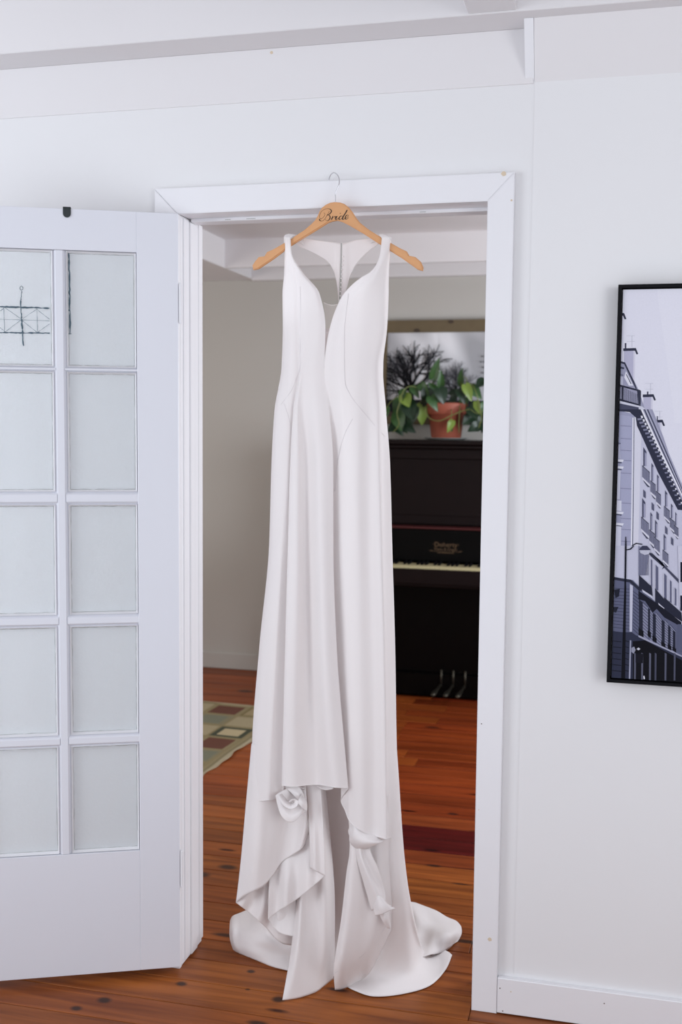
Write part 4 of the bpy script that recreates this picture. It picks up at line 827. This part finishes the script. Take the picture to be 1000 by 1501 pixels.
# edge piping round the neckline and armholes
def piping(G_, r=.0008):
    bm = bmesh.new(); add_tube(bm, [tuple(p) for p in G_], r, 6); from_bm('neck_edge', bm, M['satin'], dress, True)
piping(A_[:, -1]*1.0, .0009); piping(B_[:, -1]*1.0, .0009)
piping(GL[-1][:34]); piping(GRt[0][:34]); piping(GL[0][:30]); piping(GRt[-1][:30])
# shoulder straps looping over the hanger
free('strap', [[(416.4, 349, -.040), (417.6, 345, -.034), (424, 343, -.026), (431, 345, -.019), (434, 352, -.016)], [(421, 350, -.0425), (423, 346.5, -.036), (430, 344, -.026), (437, 346, -.018), (440, 356, -.015)], [(425.8, 350, -.042), (429, 346.4, -.036), (437, 345, -.026), (443, 348.5, -.018), (446, 360, -.015)]], nv=20)
free('strap', [[(560, 350, -.042), (557.5, 346.4, -.036), (551, 345, -.026), (546, 347, -.018), (543, 357, -.015)], [(567, 350, -.0425), (566, 345.6, -.036), (559, 343.5, -.026), (554, 345.5, -.018), (550, 354, -.015)], [(574, 352, -.040), (573, 348, -.034), (566, 344.4, -.026), (560, 345, -.019), (556, 350, -.016)]], nv=20)
# halter back
free('back_bodice', [[(432, 346, -.016), (433, 357, -.016)], [(440, 347.5, -.015), (441, 362.5, -.014)], [(452, 350, -.012), (453, 367.5, -.010)], [(466, 352.4, -.010), (468, 375, -.006)], [(480, 354, -.009), (482, 385, -.003)], [(489, 355, -.009), (491, 402, .0)], [(494, 355.4, -.010), (495, 424, .0)], [(499.2, 356, -.0105), (498, 400, -.004), (496.5, 446, .002)]], M['lining'], 14)
free('back_bodice', [[(502.2, 356.2, -.0105), (501.5, 400, -.004), (499.5, 446, .002)], [(507, 355.6, -.010), (507, 428, .0)], [(512, 354.6, -.009), (512.8, 407, .0)], [(520, 352, -.009), (520, 391, -.003)], [(530, 350.6, -.010), (531, 377, -.006)], [(542, 349.2, -.012), (542, 367, -.010)], [(555, 347, -.016), (555, 358, -.015)]], M['lining'], 14)
bm = bmesh.new(); add_tube(bm, [PY(500.7, 356.5, -.0105), PY(500.2, 380, -.007), PY(499.4, 410, -.003), PY(498, 446, .001)], .0011, 6); o = from_bm('zipper', bm, M['putty'], dress); o['label'] = 'grey zipper down the halter back'
bt = None
for k in range(11):
    bm = bmesh.new(); bmesh.ops.create_uvsphere(bm, u_segments=8, v_segments=6, radius=.0021); p = PY(502.6-k*.42, 376+k*6.4, -.0095+k*.0009); bm.transform(Matrix.Translation(p)); from_bm('button', bm, M['satin'], dress, True)
# sheer insert of the plunging neck with its fine top cord
bm = bmesh.new(); add_tube(bm, smoothpts([PY(474.6, 443.5, -.062), PY(480, 446, -.055), PY(487, 447.3, -.055), PY(494.5, 446.5, -.062)], 14), .0008, 6); from_bm('neck_cord', bm, M['lining'], dress, True)
free('mesh_insert', [[(474.8, 443.8, -.060), (478, 480, -.062), (476, 515, -.062), (475, 534, -.064)], [(484, 447, -.054), (480.5, 480, -.060), (477, 515, -.062), (475.3, 534, -.064)], [(495, 446, -.060), (485, 480, -.062), (478, 515, -.062), (475.6, 534, -.064)]], M['sheer'], 16, thick=0)
# back of the dress, seen through the V and below the front hem
free('back_panel', [[(417, 452, .0), (417, 520, .0), (406, 600, .004), (401, 700, .006), (385, 950, .012), (372, 1130, .02)],
                    [(440, 466, .022), (440, 530, .03), (432, 600, .034), (430, 700, .04), (420, 950, .055), (412, 1130, .07)],
                    [(468, 480, .03), (468, 540, .036), (468, 600, .04), (468, 700, .05), (464, 950, .08), (462, 1140, .11)],
                    [(484, 481, .03), (484, 540, .036), (486, 600, .04), (490, 700, .052), (490, 950, .085), (486, 1140, .125)],
                    [(508, 470, .03), (508, 540, .036), (510, 600, .04), (510, 700, .05), (512, 950, .08), (512, 1140, .11)],
                    [(535, 452, .022), (533, 530, .03), (535, 600, .034), (538, 700, .04), (548, 950, .055), (552, 1130, .07)],
                    [(568, 444, .0), (562, 530, .0), (563, 600, .004), (569, 700, .006), (577, 950, .012), (580, 1130, .02)]], M['lining'], 50)
F_ = None
# lower left layers
free('skirt_drape', [[(369, 1090, .0), (361.5, 1170, .0), (354.4, 1250, .0), (349, 1300, .0), (346, 1323, .0)], [(374, 1090, -.03), (368, 1180, -.035), (363, 1250, -.04), (358, 1313, -.035)], [(384, 1095, -.035), (380, 1185, -.050), (376, 1250, -.060), (371, 1307, -.055)],
                     [(398, 1100, -.035), (395, 1190, -.040), (391, 1250, -.048), (386, 1299, -.048)], [(412, 1110, -.03), (410, 1190, -.025), (405, 1240, -.030), (400, 1283, -.035)], [(424, 1110, -.02), (424, 1185, -.002), (419, 1230, -.012), (412, 1265, -.020)], [(436, 1110, -.02), (437, 1175, -.006), (436, 1218, -.012), (429, 1253, -.02)],
                     [(446, 1110, -.02), (448, 1170, -.030), (448, 1215, -.034), (441, 1245, -.030)], [(449, 1110, -.01), (450.5, 1180, -.008), (450.5, 1222, -.008), (446, 1240, -.010)]], nv=34)
free('hem_ruffle', [[(404, 1166, -.062), (408, 1184, -.080), (414, 1198, -.090), (424, 1205, -.092), (433, 1203, -.090), (441, 1195, -.084), (450, 1187, -.066)], [(408, 1163, -.064), (412, 1178, -.080), (419, 1191, -.088), (428, 1196, -.090), (437, 1192, -.086), (444, 1184, -.078), (450, 1176, -.060)],
                    [(413, 1160, -.060), (417, 1171, -.068), (422, 1181, -.074), (429, 1185, -.074), (436, 1181, -.070), (442, 1174, -.062), (449, 1165, -.052)], [(418, 1157, -.054), (421, 1163, -.058), (426, 1171, -.058), (431, 1174, -.056), (437, 1170, -.052), (442, 1164, -.050), (448, 1157, -.048)], [(424, 1153, -.05), (426, 1156, -.046), (430, 1159, -.042), (434, 1160, -.042), (438, 1158, -.042), (442, 1156, -.044), (446, 1153, -.046)]], nv=28)
free('hem_ruffle', [[(417, 1154, -.050), (425, 1160, -.058), (432, 1167, -.066), (438, 1174, -.064)], [(424, 1152, -.050), (431, 1157, -.062), (438, 1165, -.072), (444, 1178, -.066)], [(434, 1150, -.050), (440, 1155, -.060), (445, 1164, -.062), (449, 1180, -.054)]], nv=16)
free('hem_ruffle', [[(408, 1169, -.094), (416, 1181, -.102), (427, 1186, -.104), (436, 1181, -.100), (437, 1174, -.096), (430, 1171, -.094), (423, 1175, -.092)], [(410, 1165, -.088), (418, 1176, -.094), (427, 1181, -.096), (433, 1178, -.094), (433, 1173, -.092), (429, 1173, -.090), (425, 1176, -.088)], [(413, 1163, -.066), (420, 1172, -.072), (427, 1177, -.074), (431, 1176, -.074), (431, 1174, -.074), (429, 1174, -.074), (427, 1176, -.074)]], nv=40, per=4)
free('hem_ruffle', [[(436, 1176, -.098), (443, 1184, -.096), (450, 1189, -.080)], [(439, 1170, -.090), (445, 1177, -.092), (450.5, 1184, -.076)], [(441, 1164, -.070), (446, 1170, -.074), (450, 1176, -.062)]], nv=14)
free('hem_underfold', [[(414, 1150, -.060), (430, 1152, -.060), (446, 1155.5, -.058)], [(413, 1154, -.045), (430, 1155, -.045), (447, 1158, -.046)]], nv=10)
free('hem_underfold', [[(462, 1148, -.052), (468, 1155, -.055), (478, 1158, -.055), (488, 1156.5, -.062)], [(462, 1144, -.040), (470, 1148, -.040), (480, 1150, -.042), (490, 1150, -.050)]], nv=10)
free('skirt_underlayer', [[(354, 1270, .012), (350, 1300, .010), (346, 1323, .004)], [(368, 1270, -.0), (361, 1310, -.010), (354, 1329, -.008)], [(380, 1265, .01), (374, 1315, .004), (364, 1337, .004)], [(392, 1260, .0), (386, 1325, -.018), (379, 1350, -.014)], [(404, 1255, .02), (398, 1330, .004), (391, 1361, .008)],
                          [(416, 1245, .0), (410, 1330, -.012), (403, 1375, -.008)], [(428, 1240, .02), (424, 1340, .0), (415, 1383.5, .0)], [(440, 1240, .03), (437, 1340, .02), (430, 1386, .014)]], nv=26)
free('skirt_pleat', [[(396, 1262, .0), (394, 1305, -.035), (393, 1348, -.042)], [(407, 1255, -.01), (406, 1300, -.020), (405, 1338, -.030)], [(420, 1245, -.005), (420, 1290, -.040), (419, 1329, -.048)], [(434, 1235, -.0), (434, 1280, -.022), (433, 1320, -.030)],
                     [(450, 1225, -.0), (451, 1270, -.036), (451, 1306, -.045)], [(464, 1215, .0), (465, 1260, -.026), (464, 1295, -.036)], [(473, 1200, -.01), (476, 1250, -.046), (476.4, 1284, -.048)]], nv=26)
free('skirt_pleat', [[(394, 1325, -.016), (393.5, 1348, -.030)], [(400, 1325, .0), (403, 1361, -.022)], [(414, 1320, .0), (413, 1345, -.008), (414, 1369, -.026)], [(434, 1310, .0), (434, 1345, -.004), (432, 1373, -.02)]], nv=16)
free('skirt_strip', [[(449, 1140, -.020), (453, 1200, -.042), (454.5, 1255, -.050), (455, 1272, -.052)], [(455, 1140, -.024), (459, 1200, -.052), (461, 1250, -.064), (461, 1276, -.066)], [(463, 1140, -.024), (467, 1200, -.048), (468.5, 1250, -.056), (469, 1280, -.058)], [(470, 1140, -.02), (473, 1200, -.052), (475.5, 1250, -.060), (476.5, 1284, -.060)]], nv=30)
free('skirt_back_fold', [[(432, 1255, .03), (432, 1321, .02), (427, 1390, -.030), (414, 1466, None)], [(440, 1250, .0), (440, 1320, -.022), (436, 1390, -.055), (424, 1465, None)], [(452, 1200, .02), (450, 1310, -.0), (449, 1390, -.035), (442, 1461.5, None)], [(462, 1180, .03), (463, 1310, .006), (464, 1390, -.014), (463, 1454, None)],
                         [(470, 1160, .03), (473, 1300, -.010), (476, 1390, -.012), (474, 1446, None)], [(474, 1150, .04), (481, 1300, .0), (484, 1390, .006), (483, 1439, None)], [(477, 1150, .07), (489.5, 1290, .040), (490.5, 1380, .035), (488.5, 1435, None)]], nv=50)
free('back_panel', [[(430, 1120, .06), (450, 1290, .11), (468, 1400, .11), (470, 1436, None)], [(462, 1125, .11), (472, 1290, .15), (479, 1400, .12), (480, 1433, None)], [(480, 1130, .13), (484, 1290, .165), (488, 1400, .13), (489, 1431, None)], [(497, 1125, .11), (495, 1290, .15), (496, 1400, .12), (497, 1431, None)], [(530, 1120, .06), (520, 1290, .10), (510, 1400, .10), (508, 1436, None)]], M['lining'], 40)
# lower right layers
_, SF = free('skirt_flap', [[(509, 1165, -.030), (513, 1240, -.036), (508, 1280, -.034), (500, 1350, -.030), (490, 1415, -.026), (491, 1451, None)], [(514, 1165, -.040), (517, 1240, -.054), (513, 1290, -.058), (507, 1350, -.058), (499, 1412, -.050), (500, 1450, None)], [(526, 1165, -.040), (528, 1250, -.048), (525, 1310, -.050), (519, 1370, -.046), (512, 1415, -.030), (512, 1446, None)],
                    [(540, 1165, -.030), (541, 1250, -.030), (540, 1320, -.032), (534, 1375, -.028), (528, 1412, -.008), (526, 1439, None, .004)], [(552, 1165, -.040), (554, 1250, -.034), (554, 1320, -.030), (549, 1370, -.018), (545, 1400, .0), (541, 1427, .02)], [(562, 1165, -.035), (564, 1250, -.024), (566, 1310, -.014), (562, 1350, -.004), (559, 1375, .008), (556, 1400, .02)], [(570, 1165, -.03), (572, 1250, -.010), (575, 1310, .004), (574, 1340, .012), (574, 1363, .02)]], nv=50)
SF = SF.reshape(-1, 3); seam([(491, 1426), (502, 1421), (516, 1412), (532, 1400), (546, 1386), (560, 1366), (570, 1350)], .0005, .0003, (SF, proj(SF)))
free('skirt_side', [[(552, 1100, -.02), (556, 1240, .0), (561, 1330, .03), (548, 1390, .075), (525, 1425, .09), (505, 1444, None)], [(562, 1100, -.03), (566, 1240, -.014), (574, 1330, .01), (566, 1385, .05), (548, 1430, .06), (520, 1452, None)], [(568, 1060, -.01), (574, 1240, -.016), (583, 1330, .01), (584, 1375, .045), (572, 1425, .07), (548, 1460.5, None)],
                    [(574, 1060, -.0), (581, 1240, -.008), (592, 1330, .02), (600, 1385, .09), (600, 1425, .10), (590, 1457, None)], [(579, 1060, .015), (588, 1240, .008), (600, 1335, .045), (613, 1392, .17), (625, 1420, .15), (630, 1445, None)], [(577, 1050, .022), (583, 1120, .018), (592.5, 1255, .02), (605, 1340, .065), (621, 1396, .22), (642, 1408, .23), (653, 1422, None)], [(578, 1050, .034), (583.2, 1120, .036), (593, 1258, .04), (606.5, 1343, .09), (623, 1397, .25), (650, 1392, .29), (663, 1400, None)]], nv=60)
free('train', [[(590, 1322, None, .01), (600, 1345, None, .012), (608, 1375, None, .014), (618, 1404, None, .03)], [(606, 1322.5, None), (613, 1345, None, .03), (622, 1372, None, .014), (628, 1400, None, .03)], [(622, 1328, None), (630, 1348, None, .015), (637, 1372, None, .035), (640, 1398, None, .012)], [(640, 1335, None), (647, 1352, None, .02), (651, 1370, None, .045), (650, 1395, None, .006)],
                [(656, 1344.5, None), (661, 1356, None, .02), (662, 1370, None, .04), (659, 1390, None, .004)], [(669, 1350, None), (671, 1358, None, .018), (671, 1370, None, .02), (665, 1384, None)], [(676, 1358, None), (677, 1364, None, .006), (676, 1371, None, .006), (671, 1380, None)]], nv=26)
free('train', [[(337.5, 1350, None, .05), (336.6, 1364, None, .045), (337.5, 1378, None, .022), (342, 1392, None)], [(341, 1343, None, .065), (340.5, 1362, None, .066), (343, 1384, None, .034), (348, 1396, None)], [(351, 1338.5, None, .07), (350, 1362, None, .066), (353, 1387, None, .03), (360, 1401, None)], [(366, 1333, None, .075), (366, 1364, None, .07), (371, 1391, None, .036), (377, 1408, None)],
               [(388, 1330, None, .085), (390, 1368, None, .08), (394, 1396, None, .035), (399, 1417, None)], [(412, 1330, None, .085), (415, 1375, None, .07), (416, 1402, None, .03), (419, 1422, None)], [(438, 1330, None, .085), (439, 1380, None, .07), (438, 1408, None, .02), (437, 1426, None)]], nv=34)
free('hem_ruffle', [[(516, 1206, -.060), (513, 1222, -.062), (513, 1234, -.060), (522, 1243, -.058), (532, 1245, -.056)], [(521, 1208, -.075), (520, 1219, -.084), (520, 1229, -.086), (528, 1238, -.086), (540, 1243, -.078)], [(530, 1212, -.070), (534, 1224, -.084), (540, 1232, -.090), (548, 1235, -.088), (556, 1236, -.080)], [(545, 1216, -.060), (552, 1224, -.066), (556, 1229, -.068), (560, 1231, -.068), (565, 1231, -.068)]], nv=18)
free('hem_ruffle', [[(511, 1216, -.052), (511, 1221, -.054), (512.5, 1225, -.056)], [(514.5, 1212, -.064), (516, 1220, -.072), (514, 1228, -.066)], [(519, 1210, -.058), (524, 1217, -.060), (521, 1224, -.060)]], nv=10)
free('side_ruffle', [[(521, 1238, -.050), (524, 1262, -.055), (532, 1290, -.055), (540, 1318, -.050), (545, 1335, -.048)], [(527, 1238, -.062), (530, 1258, -.070), (540, 1284, -.072), (550, 1308, -.068), (556, 1328, -.062)], [(533, 1238, -.055), (535, 1256, -.056), (545, 1278, -.056), (556, 1300, -.050), (561, 1325, -.046)], [(540, 1236, -.060), (546, 1255, -.060), (556, 1276, -.052), (563, 1300, -.040), (566, 1322, -.034)]], nv=28)
free('side_ruffle', [[(546, 1322, -.052), (548, 1334, -.056), (550, 1342, -.058)], [(553, 1314, -.066), (557, 1329, -.074), (560, 1340, -.072)], [(557, 1313, -.060), (567, 1326, -.064), (571, 1335, -.062)], [(560, 1315, -.040), (570, 1326, -.046), (579.5, 1331.5, -.048)]], nv=12)
free('side_ruffle', [[(556, 1338, -.040), (561, 1350, -.042), (568, 1360, -.030)], [(562, 1336, -.050), (565, 1347, -.052), (572, 1361, -.030)], [(571, 1332, -.040), (571, 1346, -.040), (573.5, 1362, -.026)]], nv=10)
